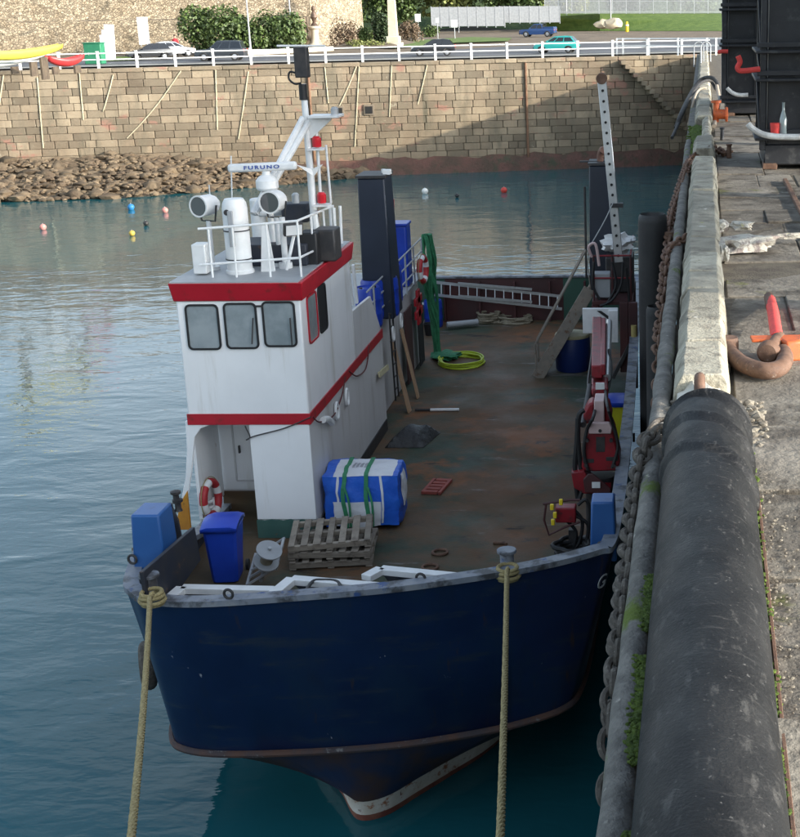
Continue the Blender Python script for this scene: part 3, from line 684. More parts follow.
# ---------------------------------------------------------------- mooring buoys on the water
for nm, c in (('buoy_pink', (.6, .25, .22)), ('buoy_blue', (.03, .2, .45)), ('buoy_yellow', (.6, .42, .08)), ('buoy_white', (.75, .74, .7)), ('buoy_red', (.6, .06, .04)), ('buoy_black', (.03, .03, .03))): mat(nm, c, rough=.45)
for px, py, r_, m, lb in [(43, 228, .3, 'buoy_pink', 'pink round buoy floating alone, away from the other buoys'), (131, 208, .33, 'buoy_blue', 'blue round buoy floating off the rocks'),
        (165, 211, .3, 'buoy_pink', 'pink round buoy near the blue buoy'), (132, 234, .26, 'buoy_yellow', 'small yellow buoy among the blue and pink buoys'), (146, 224, .24, 'buoy_black', 'small dark buoy between yellow and pink buoys'),
        (425, 192, .33, 'buoy_white', 'white buoy floating beyond the dark funnel'), (504, 191, .33, 'buoy_red', 'red buoy floating beyond the deck stern'), (457, 196, .22, 'buoy_black', 'small dark buoy between the white and red buoys'),
        (403, 167, .22, 'buoy_white', 'tiny white float at the weedy wall foot')]:
    r_ *= .66; q = atz(px, py, .1); t = thing('mooring_buoy', q, lb, 'buoy'); b = MB(); b.lathe(q - V((0, 0, r_ * .7)), [(r_ * .2, 0), (r_ * .7, r_ * .25), (r_, r_ * .85), (r_ * .95, r_ * 1.2), (r_ * .7, r_ * 1.6), (r_ * .3, r_ * 1.82), (r_ * .12, r_ * 1.86)], n=16); b.build('float', m, t)
    b = MB(); b.torus(q + V((0, 0, r_ * 1.22)), r_ * .16, r_ * .05, (1, 0, 0), 12, 6); b.build('ring', 'galv', t)

# ---------------------------------------------------------------- the quay
QA = rad(1.62); qs, qc = math.sin(QA), math.cos(QA)
def Q(u_, v_, z): return V((u_ * qc + v_ * qs, v_ * qc - u_ * qs, z))
QR = rz(-QA)
moss = ((.12, .2, .015), 1.6, .60, .05)
mat('quay_concrete', (.15, .13, .105), (.24, .215, .175), 1.1, .92, bump=.03, bscale=9, rnd=.3, spots=[((.07, .058, .045), 1.7, .54, .1), ((.32, .29, .24), 4, .66, .05), ((.13, .13, .05), 1.3, .66, .05)])
mat('joint_soil', (.075, .06, .045), (.13, .11, .08), 3, .95, bump=.02, bscale=30)
mat('kerb_granite', (.29, .265, .205), (.42, .385, .30), 2.2, .88, bump=.025, bscale=24, rnd=.3, spots=[((.17, .15, .115), 2.4, .58, .1), ((.10, .09, .07), 8, .66, .05), ((.6, .57, .5), 1.9, .66, .02), ((.30, .30, .10), 2.2, .68, .05)])
mat('edge_concrete', (.105, .10, .09), (.20, .19, .17), 4, .92, bump=.035, bscale=18, spots=[((.09, .13, .012), 1.15, .585, .035, (1, .55, 1)), ((.38, .36, .32), 9, .66, .05)])
mat('moss', (.05, .085, .008), (.10, .15, .015), 7, .95, bump=.03, bscale=45)
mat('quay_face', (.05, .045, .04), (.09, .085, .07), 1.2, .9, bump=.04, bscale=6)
mat('rubber', (.005, .005, .0053), (.013, .013, .0133), 1.6, .55, bump=.008, bscale=45, rvar=.1, spec=.28, stretch=(1, 1, 1),
    spots=[((.02, .0195, .019), 2.2, .57, .1, (1, .5, 1)), ((.05, .048, .045), 7, .62, .06, (1.6, .6, 1)), ((.085, .082, .077), 28, .65, .04), ((.04, .038, .036), 12, .63, .07, (.35, 2.2, 1)), ((.5, .48, .44), 6.5, .735, .006)])
mat('rubber_pile', (.012, .012, .013), (.022, .022, .022), 2, .6, bump=.004, bscale=30, spots=[((.06, .06, .055), 9, .68, .06)])
mat('rust', (.115, .058, .034), (.175, .10, .065), 6, .75, bump=.004, bscale=80, spots=[((.09, .05, .035), 9, .58, .08), ((.26, .2, .16), 14, .66, .05)])
mat('crusted_chain', (.06, .052, .042), (.12, .105, .09), 12, .95, bump=.012, bscale=50, spots=[((.22, .20, .17), 22, .64, .07)])
mat('orange_paint', (.62, .13, .03), (.5, .1, .03), 6, .6, spots=[((.2, .09, .05), 11, .62, .05)])
mat('fluor_red', (.75, .07, .06), (.62, .06, .05), 9, .8)
mat('black_steel', (.013, .014, .017), (.024, .025, .029), 1.5, .45, bump=.003, bscale=25, spots=[((.11, .09, .08), 5, .70, .03), ((.06, .06, .06), 2.5, .62, .08)])
mat('white_scuff', (.62, .62, .6), (.4, .4, .39), 5, .6); mat('hose_black', (.025, .023, .022), (.06, .055, .05), 9, .7, spots=[((.14, .13, .11), 14, .64, .06)])
mat('hose_tan', (.42, .34, .26), (.3, .24, .18), 9, .8); mat('grit', (.13, .11, .085), (.26, .23, .18), 8, .95)
mat('clear_glass', (.25, .3, .3), rough=.05, spec=.9)

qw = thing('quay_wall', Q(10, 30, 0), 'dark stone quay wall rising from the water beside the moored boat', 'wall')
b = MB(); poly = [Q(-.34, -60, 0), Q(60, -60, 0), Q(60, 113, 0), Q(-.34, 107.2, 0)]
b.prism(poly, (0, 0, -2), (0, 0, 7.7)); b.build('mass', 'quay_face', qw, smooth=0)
# quay deck: base sheet plus slabs
b = MB(); b.prism(poly, (0, 0, 7.702), (0, 0, 7.955)); deckbase = tag(b.build('quay_surface', 'joint_soil', smooth=0), kind='structure')
rq = random.Random(5)
v = 2.0; slabs = []
rowlen = []
while v < 62:
    l = rq.uniform(1.2, 2.3) if v < 30 else rq.uniform(1.8, 3.2)
    u0 = .33 if v > 12.5 else .36; us = [u0]
    while us[-1] < 4.5: us.append(us[-1] + rq.uniform(.8, 1.7))
    for a, e in zip(us[:-1], us[1:]):
        g_ = .006 + rq.uniform(0, .012); n4 = [(a + g_, v + g_), (e - g_, v + g_), (e - g_, v + l - g_), (a + g_, v + l - g_)]
        if rq.random() < .5: k = rq.randrange(4); n4[k] = (n4[k][0] + rq.uniform(-.09, .03), n4[k][1] + rq.uniform(-.12, .04))
        zt = 7.985 + rq.uniform(-.025, .03); tl = [rq.uniform(-.012, .012) for _ in range(4)]
        m_ = MB(); lo = [Q(*q, 7.89) for q in n4]; hi = [Q(*q, zt + dz) for q, dz in zip(n4, tl)]
        m_.add(lo + hi, [(4, 5, 6, 7), (0, 1, 5, 4), (1, 2, 6, 5), (2, 3, 7, 6), (3, 0, 4, 7)])
        m_.build('paving_slab', 'quay_concrete', deckbase, smooth=0, bevel=.012, seg=1)
    v += l
# edge beam: long weathered rounded concrete capping
b = MB(); pts = []
for i in range(161):
    v_ = 1.0 + i * .25; pts.append(Q(-.425 + .015 * mnoise.noise(V((v_ * .6, 0, 0))), v_, 8.03 + .015 * mnoise.noise(V((v_ * .8, 3, 0)))))
b.tube(pts, lambda t: .095 + .022 * mnoise.noise(V((t * 55, 1, 0))), 16); b.build('edge_beam', 'edge_concrete', qw, smooth=60)
b = MB(); b.prism([Q(-.50, 41, 0), Q(-.2, 41, 0), Q(-.2, 107, 0), Q(-.50, 107, 0)], (0, 0, 7.2), (0, 0, 8.05)); b.build('edge_capping', 'edge_concrete', qw, bevel=.04)
# strip of concrete beneath fender
b = MB(); b.prism([Q(-.36, 1, 0), Q(.40, 1, 0), Q(.40, 13.2, 0), Q(-.36, 13.2, 0)], (0, 0, 7.7), (0, 0, 7.96)); b.build('capping', 'quay_concrete', qw, bevel=.02)
# kerb stones
v = 13.75; k = 0
while v < 103:
    l = rq.uniform(1.1, 2.1) if k not in (0,) else 1.5
    if 33.5 < v < 36: v += 1.8; continue
    j = lambda s=.02: rq.uniform(-s, s)
    if 38 < v < 46: w0, w1, h = -.05, .22, .3
    else: w0, w1, h = -.29, .28, .36 + j(.015)
    prof = [(w0, 7.9), (w0 + .01, 8.0 + h * .55), (w0 + .10, 8.0 + h), (w1 - .07, 8.0 + h), (w1 - .01, 8.0 + h * .75), (w1 + .04, 7.9)]
    m_ = MB(); seg = 4; rows = []
    du = j(.015)
    for s_ in range(seg + 1):
        vv = v + .02 + (l - .04) * s_ / seg
        rows.append([Q(pu + du + j(.012), vv + j(.014), pz + (j(.02) if pz > 8.1 else 0)) for pu, pz in prof])
    n = len(prof)
    for a in range(seg): m_.add(rows[a] + rows[a + 1], [(i, (i + 1) % n, n + (i + 1) % n, n + i) for i in range(n)])
    m_.add(rows[0], [tuple(range(n))]); m_.add(rows[-1], [tuple(range(n))[::-1]])
    m_.build('kerb_stone', 'kerb_granite', deckbase, smooth=50, bevel=.015, seg=2); v += l; k += 1
# crumbled concrete where the kerb is broken off, grit along the fender and moss
b = MB()
for i in range(320):
    u_ = rq.uniform(-.33, .62); v_ = 12.45 + rq.random() ** 1.5 * 1.4; s_ = rq.uniform(.01, .04) * (1.5 if rq.random() < .06 else 1)
    b.rv = rq.random(); b.blob(Q(u_, v_, 7.97 + s_ * .5 + .1 * max(0, 1 - abs(v_ - 13.4))), (s_ * 1.3, s_, s_ * .8), i, .35, 1)
for i in range(520):
    v_ = rq.uniform(4, 12.6); s_ = rq.uniform(.004, .013); b.blob(Q(.47 + abs(rq.gauss(0, .14)), v_, 7.99 + s_ * .3), (s_ * 1.3, s_, s_ * .8), i, .35, 1)
o = b.build('crumbled_concrete', 'grit', smooth=0); tag(o, 'crumbled grey concrete grit along the fender and broken kerb', 'rubble', kind='stuff')
mat('broken_white', (.66, .63, .56), (.5, .47, .4), 5, .95, bump=.02, bscale=30)
for i, (u_, v_, d, lb) in enumerate([(-.04, 13.75, (.27, .42, .24), 'white broken chunk at the near end of stone kerb'), (-.12, 13.2, (.2, .24, .16), 'grey broken concrete lump beside the fender end')]):
    b = MB(); b.blob(Q(u_, v_, 8.03), d, 60 + i, .22, 3, 2.0); tag(b.build('broken_concrete', 'broken_white' if i == 0 else 'kerb_granite', smooth=25), lb, 'rubble')
b = MB()
def mossrow(u0, v0, v1, z, n, w, s0=.02):
    for i in range(n):
        v_ = rq.uniform(v0, v1)
        if mnoise.noise(V((v_ * 1.3, u0 * 9, 0))) < -.12: continue
        s_ = rq.uniform(.6, 1.7) * s0; b.blob(Q(u0 + rq.gauss(0, w), v_, z + rq.uniform(-.01, .02)), (s_ * 1.4, s_ * 1.6, s_ * .8), i, .3, 1)
mossrow(.425, 5.0, 12.3, 8.0, 1800, .02, .012)
mossrow(-.36, 5.0, 9.2, 8.1, 3200, .025, .010)
for i in range(900):
    v_ = rq.uniform(34, 46); s_ = rq.uniform(.03, .07); b.blob(Q(-.22 + rq.gauss(0, .09), v_, 8.07), (s_, s_ * 1.4, s_ * .6), i, .3, 1)
o = b.build('moss', 'moss', smooth=40); tag(o, 'bright green moss growing along the quay edge and fender', 'moss', kind='stuff')
b = MB(); b.beam(Q(.455, 2.5, 7.995), Q(.47, 11.2, 7.995), .025, .05); tag(b.build('steel_strip', 'rust', bevel=.004), 'thin rusty steel strip beside the mossy fender', 'steel strip')

# big rubber fender lying on the quay edge
FR = .36; fz = 8.0 + FR
fd = thing('rubber_fender', Q(.05, 8, 8), 'huge black cylindrical rubber fender lying along the quay edge', 'fender')
b = MB(); prof = []
L_ = 9.6
bands = [11.75, 11.05, 10.25]
for i in range(200):
    v_ = 2.4 + L_ * i / 199; r_ = FR + .008 * mnoise.noise(V((v_ * .7, 0, 0)))
    for bb in bands: r_ += .034 * math.exp(-((v_ - bb) / .05) ** 2) - .02 * math.exp(-((v_ - bb + .12) / .04) ** 2)
    if v_ > 11.8: r_ -= .05 * ((v_ - 11.8) / .2) ** 2
    prof.append((r_, v_ - 2.4))
nn = 40; ax = (Q(0, 1, 0) - Q(0, 0, 0)); c0 = Q(.045, 2.4, fz)
xs = V((ax.y, -ax.x, 0)); vs_ = []
for i, (r_, h_) in enumerate(prof):
    for k in range(nn):
        a = 2 * math.pi * k / nn; tilt = .25 * math.cos(a)            # bands run slightly diagonal
        hh = h_ + tilt * .5 * (1 if 7.5 < h_ < 9.3 else 0)
        rr_ = prof[max(0, min(199, int((h_ + tilt) / L_ * 199)))][0] if 7.3 < h_ < 9.35 else r_
        rr_ *= 1 + .012 * mnoise.noise(V((math.cos(a), math.sin(a), h_ * .5)) * 1.2)
        vs_.append(c0 + ax * h_ + (xs * math.cos(a) + V((0, 0, 1)) * math.sin(a)) * rr_)
b.add(vs_, [(i * nn + k, i * nn + (k + 1) % nn, (i + 1) * nn + (k + 1) % nn, (i + 1) * nn + k) for i in range(199) for k in range(nn)] + [tuple(range(nn))[::-1], tuple(range(199 * nn, 200 * nn))])
b.build('body', 'rubber', fd, smooth=50)
b = MB(); b.cyl(c0 + ax * (L_ - .02), c0 + ax * (L_ + .06), .25, .23, 28); b.build('end_plate', 'rust', fd, bevel=.01)
b = MB(); cc = c0 + ax * (L_ + .08) + V((-.07, 0, .27)); b.torus(cc, .13, .05, xs, 24, 12, 0, 2 * math.pi); b.build('shackle', 'rust', fd)

# heavy shackle, orange plates and red sling
sh = thing('heavy_shackle', atz(760, 365, 8.1), 'huge rusty bow shackle lying on the quay by the kerb', 'shackle')
zz = 8.12
sp = [atz(x, y, zz) for x, y in ((727, 346), (731, 354), (741, 363), (755, 369), (770, 371), (781, 367), (785, 359), (783, 352))]
b = MB(); b.tube(catmull(sp, 5), .095, 16); e0 = sp[0]
b.lathe(e0 + V((0, -.02, -.11)), [(.05, 0), (.12, .0), (.135, .05), (.135, .17), (.12, .22), (.05, .22)], (0, 0, 1), 20); b.build('bow', 'rust', sh)
pc = atz(768, 349, 8.2); b = MB(); b.lathe(pc + V((-.02, -.14, -.02)), [(.02, 0), (.1, .012), (.128, .05), (.13, .13), (.1, .17), (.075, .18), (.075, .75)], (.25, .95, .02), 22); b.build('pin', 'rust', sh)
b = MB(); p0, p1 = atz(751, 339, 8.22), atz(812, 338, 8.22); b.beam(p0, p1, .22, .035); pl = b.build('swivel_plate', 'orange_paint', bevel=.008)
tag(pl, 'flat orange painted steel plate on the quay behind the shackle', 'steel plate')
b = MB(); p0 = atz(788, 350, 8.12); b.box(p0 + V((.03, .05, -.0)), (.22, .26, .24), rz(.35)); tag(b.build('swivel_block', 'orange_paint', bevel=.03), 'worn orange steel block beside the shackle pin', 'steel block')
b = MB(); b.tube(catmull([atz(777, 338, 8.2), atz(775, 325, 8.2), atz(773, 312, 8.17), atz(770, 300, 8.08)], 6), .075, 14); sg = b.build('red_sling', ['fluor_red', 'rust']); tag(sg, 'fluorescent red sleeved bar propped on the orange plate', 'steel bar')
b = MB(); b.tube([atz(771, 307, 8.13), atz(769, 297, 8.07)], .072, 12); b.build('rusty_end', 'rust', sg)
# broken slabs thrown on the quay
mat('lichen_stone', (.36, .33, .28), (.5, .47, .40), 3.5, .92, bump=.03, bscale=18, spots=[((.24, .2, .18), 5, .56, .05), ((.56, .5, .26), 3.0, .64, .04)])
for (px, py, d, s_, lb, R) in [(748, 244, (.52, .24, .17), 71, 'broken pale stone lump pointing across the quay', rz(.5)), (741, 226, (.2, .14, .1), 72, 'small yellow lichen stone behind the broken lump', rz(-.3)), (712, 226, (.25, .3, .16), 73, 'white broken stone sitting on the kerb gap', rz(.2)), (722, 252, (.09, .3, .2), 74, 'thin stone flake leaning on the kerb side', rz(0)), (790, 236, (.3, .09, .07), 75, 'brown timber-like stone bar behind the broken lump', rz(.1))]:
    q = atz(px, py, 8.14); b = MB(); b.blob((0, 0, 0), (1, 1, 1), s_, .42, 3, 1.7); b.v = [R @ V((p.x * d[0], p.y * d[1], max(-.6, min(.72, p.z)) * d[2])) + q for p in b.v]
    tag(b.build('broken_stone', 'lichen_stone', smooth=22), lb, 'stone')
# fender piles
def pile(px0, px1, py, u_, label):
    # distance from the lateral offset of the pile to the quay line
    d = ray((px0 + px1) / 2, py); t = None
    for i in range(4000):
        k = 2 + i * .012; p = CAM + d * k; v_ = p.y * qc + p.x * qs; uu = p.x * qc - p.y * qs
        if uu < u_: t = k; break
    p = CAM + d * t; r_ = (px1 - px0) / 2 / FPX * d.length * 0 + (px1 - px0) / 2 / FPX * t
    th = thing('fender_pile', (p.x, p.y, 0), label, 'pile'); b = MB()
    b.lathe((p.x, p.y, -1.5), [(r_ * .94, 0), (r_ * .97, 4), (r_, p.z + 1.35), (r_ * .98, p.z + 1.45), (r_ * .86, p.z + 1.5), (r_ * .8, p.z + 1.43), (.02, p.z + 1.4)], n=28); b.build('pile', 'rubber_pile', th)
    b = MB(); b.box((p.x + r_ + .08, p.y, p.z - .5), (.25, r_ * 1.2, .35)); b.build('bracket', 'rust', th)
    return p, r_
pile(638, 667, 214, -.95, 'tall black rubber fender pile between boat and quay'); pile(646, 667, 306, -.72, 'shorter black fender pile beside the tall one')
# chains
def chain_along(pts, name, label, L=.2, w=.055, r_=.02, m='crusted_chain'):
    pts = catmull(pts, 12); acc = [0]
    for a, e in zip(pts[:-1], pts[1:]): acc.append(acc[-1] + (e - a).length)
    def at(s_):
        for i in range(len(pts) - 1):
            if acc[i + 1] >= s_: return pts[i].lerp(pts[i + 1], (s_ - acc[i]) / max(1e-6, acc[i + 1] - acc[i]))
        return pts[-1]
    t = thing(name, pts[0], label, 'chain'); pitch = L - 2 * r_; n = max(2, int(acc[-1] / pitch))
    for i in range(n):
        a = at(i * pitch); e = at(min(acc[-1], (i + 1) * pitch)); d = (e - a).normalized(); c = (a + e) / 2
        s_ = d.cross(V((.2, .1, 1))).normalized(); s_ = (Matrix.Rotation(math.pi / 2 * (i % 2) + rq.uniform(-.3, .3), 3, d) @ s_)
        ring = []
        for k in range(16):
            a_ = 2 * math.pi * k / 16; ring.append(c + d * (L / 2 * math.cos(a_)) * (1 if abs(math.cos(a_)) > .5 else 1.0) + s_ * (w * math.sin(a_)))
        m_ = MB(); m_.tube(ring, r_, 7, True); m_.build('link', m, t)
    return t
chain_along([Q(-.25, 12.3, 8.22), Q(-.46, 12.0, 8.22), Q(-.55, 11.4, 8.05), Q(-.56, 10.5, 7.95), Q(-.55, 9.5, 7.93), Q(-.545, 8.6, 7.9), Q(-.56, 7.9, 7.7), Q(-.56, 7.5, 7.3)], 'heavy_chain', 'heavy crusted chain strung along the quay edge beside fender', .2, .06, .027)
chain_along([Q(-.35, 12.6, 8.2), Q(-.52, 12.3, 8.12), Q(-.57, 11.5, 7.94), Q(-.585, 10.0, 7.8), Q(-.575, 8.8, 7.7), Q(-.58, 8.2, 7.4)], 'heavy_chain', 'second crusted chain hanging lower on the quay face', .2, .06, .027)
chain_along([atz(700, 152, 8.2), atz(690, 160, 8.15), atz(684, 175, 8.1), Q(-.62, 27.5, 7.9), Q(-.64, 25.5, 7.6), Q(-.66, 22.5, 7.3), Q(-.66, 20, 7.0)], 'hanging_chain', 'rusty chain draped over the quay edge by the piles', .26, .08, .03, 'rust')
chain_along([atz(696, 233, 8.15), Q(-.55, 22.5, 8.1), Q(-.6, 21.2, 7.7), Q(-.62, 19.6, 7.35), Q(-.62, 18.4, 6.6)], 'hanging_chain', 'short rusty chain looped below the white broken stone', .22, .07, .026, 'rust')
chain_along([atz(707, 150, 8.3), atz(716, 149, 8.15), atz(724, 153, 8.1), atz(730, 151, 8.1)], 'mooring_chain', 'short chain crossing the kerb gap on the quay', .24, .08, .035, 'rust')
b = MB(); q = atz(729, 158, 8.0); b.cyl(q, q + V((0, 0, .32)), .07, .06, 12); b.cyl(q + V((0, 0, .32)), q + V((0, 0, .36)), .085, .085, 12); tag(b.build('mooring_stub', 'rust', bevel=.01), 'short rusty iron stub beside the kerb chain', 'bollard')
b = MB(); q = atz(722, 140, 8.0); b.cyl(q, q + V((0, 0, .35)), .06, .05, 12); b.cyl(q + V((0, 0, .3)), q + V((0, 0, .36)), .075, .075, 12); tag(b.build('mooring_stub', 'black_steel', bevel=.01), 'short black iron stub near the black steel towers', 'bollard')
# hoses and ladder hoops at the far part of the quay
for i, (pp, r_, m, lb) in enumerate([
        ([(676, 128, 7.4), (682, 112, 7.9), (692, 92, 8.35), (701, 80, 8.75), (712, 78, 8.85), (718, 85, 8.6), (719, 97, 8.2)], .085, 'hose_black', 'thick black hose arching over the mossy kerb'),
        ([(672, 138, 7.2), (681, 118, 7.7), (690, 98, 8.3), (700, 84, 8.7), (710, 81, 8.75), (716, 90, 8.4)], .06, 'hose_black', 'thinner dark hose running alongside the thick arching hose'),
        ([(688, 126, 7.4), (694, 100, 8.3), (699, 90, 8.5), (706, 88, 8.5)], .045, 'hose_tan', 'thin tan hose under the black hoses'),
        ([(717, 86, 8.6), (719, 100, 8.3), (717, 112, 8.1), (714, 126, 8.05)], .07, 'hose_tan', 'tan hose hanging down inside the kerb by orange flange')]):
    b = MB(); b.tube(catmull([atz(*p) for p in pp], 8), r_, 10); tag(b.build('hose', m), lb, 'hose')
q = atz(716, 122, 8.05); fl = thing('orange_valve', q, 'orange pipe valve with flange standing on the quay', 'valve')
b = MB(); b.cyl(q, q + V((0, 0, .7)), .10, n=14); b.cyl(q + V((0, 0, .62)), q + V((0, 0, .7)), .17, n=16); b.build('pipe', 'orange_paint', fl, bevel=.01)
b = MB(); b.cyl(q + V((.0, 0, .25)), q + V((.36, -.1, .25)), .16, n=16); b.cyl(q + V((.3, -.1, .25)), q + V((.38, -.1, .25)), .24, n=18); b.build('flange', 'orange_paint', fl, bevel=.01)
lh = thing('ladder_hoops', Q(-.2, 72, 8), 'grey curved ladder hoops at the far end of the quay', 'ladder')
for px in (694, 701):
    q = atz(px, 67, 8.1); b = MB(); hh = 1.15
    b.tube([q, q + V((0, 0, hh))] + [q + V((.28 - .28 * math.cos(a), 0, hh + .28 * math.sin(a))) for a in [math.pi * k / 8 for k in range(9)]][1:] + [q + V((.56, 0, .3))], .035, 8); b.build('hoop', 'galv', lh)
# white end railing between quay and promenade
er = thing('quay_railing', Q(1, 100, 8), 'short white railing closing off the far end of the quay', 'railing')
for px in (617, 623, 649, 678, 707, 716):
    q = atz(px, 55.5, RZ) ; m_ = MB(); m_.box(q + V((0, 0, .62)), (.13, .13, 1.24)); m_.build('post', 'rail_white', er, bevel=.01)
for z in (.7, 1.2): b = MB(); b.beam(atz(617, 55.5, RZ) + V((0, 0, z)), atz(722, 55.5, RZ) + V((0, 0, z)), .06, .1); b.build('rail', 'rail_white', er)

# black steel towers on the quay (right edge of the view and beyond it)
def tower(u0, v0, w, dpt, h, levels, label):
    t = thing('steel_tower', Q(u0 + w / 2, v0 + dpt / 2, 8), label, 'steel tower'); zb = 8.0
    def bx(name, u_, v_, z, d, m='black_steel', bev=.012, par=None): m_ = MB(); m_.box(Q(u_, v_, z), d, QR); return m_.build(name, m, par or t, bevel=bev, seg=1)
    bx('core', u0 + w / 2, v0 + dpt / 2, zb + .55 + h / 2, (w - .24, dpt - .24, h), bev=.02)
    for uu in (u0, u0 + w):
        for vv in (v0, v0 + dpt): bx('corner_post', uu, vv, zb + .5 + h / 2, (.14, .14, h + .1))
    for z in levels:
        bx('flange', u0 + w / 2, v0 - .06, zb + z, (w + .36, .26, .07)); bx('flange', u0 - .06, v0 + dpt / 2, zb + z + .002, (.26, dpt + .2, .07)); bx('flange', u0 + w / 2, v0 - .12, zb + z + .16, (w + .3, .05, .12), bev=.01)
    for uu in (u0 + w * .33, u0 + w * .66): bx('rib', uu, v0 + .06, zb + .5 + h / 2, (.05, .14, h))
    for vv in (v0 + dpt * .33, v0 + dpt * .66): bx('rib', u0 + .06, vv, zb + .5 + h / 2, (.14, .05, h))
    for z0, z1 in zip(levels[:-1], levels[1:]):
        m_ = MB(); m_.beam(Q(u0 - .06, v0 + .05, zb + z0 + .05), Q(u0 - .06, v0 + dpt - .05, zb + z1 - .05), .05, .1); m_.build('brace', 'black_steel', t, bevel=.008)
    bx('skirt', u0 + w / 2, v0 + dpt / 2, zb + .32, (w - .1, dpt - .1, .5), bev=.03)
    for uu in (u0 + .2, u0 + w - .2): bx('foot', uu, v0 + .25, zb + .05, (.35, .4, .16), 'rust')
    return t
T1 = tower(1.42, 34.6, 3.2, 2.6, 8.5, (.72, 2.1, 2.75, 4.4, 6.4), 'black steel tower with white hose and red handle on the quay')
T2 = tower(.72, 50.5, 3.2, 2.6, 9.0, (.5, 2.4, 3.6, 5.6), 'black steel tower with scuffed white panel, behind the first tower')
m_ = MB(); m_.box(Q(1.15, 50.42, 8 + 5.0), (.9, .03, 2.0), QR); m_.build('scuffed_panel', 'white_scuff', T2)
for (pts, r_, m, par) in [([(738, 56), (740, 62), (737.5, 68), (742, 71), (760, 69)], .065, 'fluor_red', T1), ([(718, 52.5), (722, 51.5), (728, 51.5)], .07, 'fluor_red', T2)]:
    vq = 34.4 if par is T1 else 50.3
    b = MB(); b.tube(catmull([aty(x, y, vq) for x, y in pts], 5), r_, 10); b.build('handle', m, par)
b = MB(); b.tube(catmull([aty(x, y, 34.0) for x, y in ((748, 124), (753, 129), (765, 135), (785, 137), (812, 136), (840, 130))], 6), .075, 10); tag(b.build('white_hose', 'white_scuff'), 'white hose slung across the front of black steel tower', 'hose')
b = MB(); b.tube(catmull([aty(x, y, 50.2) for x, y in ((727, 88), (731, 92), (738, 95), (748, 95))], 6), .07, 10); tag(b.build('white_hose', 'white_scuff'), 'short white hose on the scuffed rear tower', 'hose')
q = aty(783, 131, 34.25); lz = 8.0 + .79
q = V((q.x, q.y, lz)); b = MB(); b.lathe(q, [(.085, 0), (.09, .03), (.09, .4), (.06, .52), (.034, .6), (.032, .78), (.04, .8)], n=16); tag(b.build('glass_bottle', 'clear_glass'), 'clear glass bottle standing on the black tower ledge', 'bottle')
q = aty(775, 131, 34.25); q.z = lz; b = MB(); b.lathe(q, [(.09, 0), (.1, .02), (.12, .32), (.1, .32), (.09, .05)], n=14); tag(b.build('red_cup', 'fluor_red'), 'red cup beside the glass bottle', 'cup')
q0, q1 = atz(785, 180, 8.02), atz(815, 240, 8.02); b = MB(); b.beam(q0, q1, .09, .08); tag(b.build('steel_rail', 'rust', bevel=.01), 'rusty steel rail set along the quay paving', 'rail')

# unseen slim block on legs, added on the quay to keep the boat in shade
blocker = thing('shade_blocker', Q(6.6, 33, 8), 'grey raised block on legs, added out of view to shade the boat', 'shade blocker')
mat('blocker_grey', (.28, .29, .3), (.33, .34, .35), .6, .6)
b = MB(); b.prism([Q(6, 15.8, 0), Q(7.2, 15.8, 0), Q(7.2, 50, 0), Q(6, 50, 0)], (0, 0, 10.0), (0, 0, 16.5)); b.build('body', 'blocker_grey', blocker, bevel=.05)
b = MB(); b.prism([Q(5.7, 15.5, 0), Q(7.5, 15.5, 0), Q(7.5, 50.3, 0), Q(5.7, 50.3, 0)], (0, 0, 16.51), (0, 0, 16.7)); b.build('roof', 'galv', blocker)
for v_ in (17, 28, 39, 48):
    for u_ in (6.2, 7.0): m_ = MB(); m_.box(Q(u_, v_, 8.98), (.25, .25, 2.0), QR); m_.build('leg', 'galv', blocker)

# ---------------------------------------------------------------- the work boat
mat('hull_blue', (.004, .013, .052), (.006, .019, .068), .7, .38, bump=.004, bscale=2.5, spots=[((.012, .016, .03), .9, .62, .1, (1, 1, .3)), ((.008, .022, .06), 1.2, .55, .1, (1, 1, .6)), ((.02, .03, .055), 2.5, .60, .08, (.4, .4, 2)), ((.05, .03, .024), 2.6, .66, .05, (1.8, 1, .2)), ((.25, .26, .3), 5.0, .695, .008, (1, 1, .5))])
mat('rubrail', (.10, .05, .035), (.05, .04, .045), 3, .8, spots=[((.2, .19, .18), 6, .64, .05)])
mat('under_blue', (.008, .02, .06), (.05, .028, .022), 1.3, .6)
mat('boot_white', (.6, .57, .52), (.5, .45, .38), 4, .7, spots=[((.28, .11, .05), 5, .6, .05), ((.12, .05, .04), 9, .66, .04)])
mat('antifoul', (.14, .035, .025), (.2, .08, .05), 3, .8)
mat('rail_cap', (.16, .18, .22), (.24, .25, .27), 3, .55, spots=[((.05, .05, .055), 2.6, .55, .08), ((.03, .07, .2), 4, .63, .05)])
mat('bulwark_in', (.015, .02, .035), (.03, .03, .035), 2, .6, spots=[((.12, .065, .04), 4, .66, .05)])
mat('bright_blue', (.018, .085, .27), (.022, .10, .30), 2, .42, spots=[((.01, .03, .1), 3, .68, .06)])
mat('deck_rust', (.125, .062, .030), (.085, .066, .040), .45, .72, rvar=.16, spec=.3, bump=.006, bscale=18,
    spots=[((.045, .062, .042), .30, .55, .07), ((.19, .078, .032), .55, .60, .06), ((.045, .038, .032), 1.7, .64, .08), ((.22, .20, .19), .8, .67, .07, (.7, 2.0, 1)), ((.03, .022, .018), .9, .66, .03, (.5, 1.4, 1))])
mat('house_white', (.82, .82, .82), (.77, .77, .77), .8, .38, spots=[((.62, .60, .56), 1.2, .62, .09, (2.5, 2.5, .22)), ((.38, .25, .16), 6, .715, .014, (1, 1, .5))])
mat('house_side', (.56, .55, .545), (.62, .61, .6), .6, .45, bump=.004, bscale=3, spots=[((.42, .39, .35), .9, .62, .12, (2, 2, .3)), ((.34, .27, .21), 3.2, .72, .05, (1, 1, .4))])
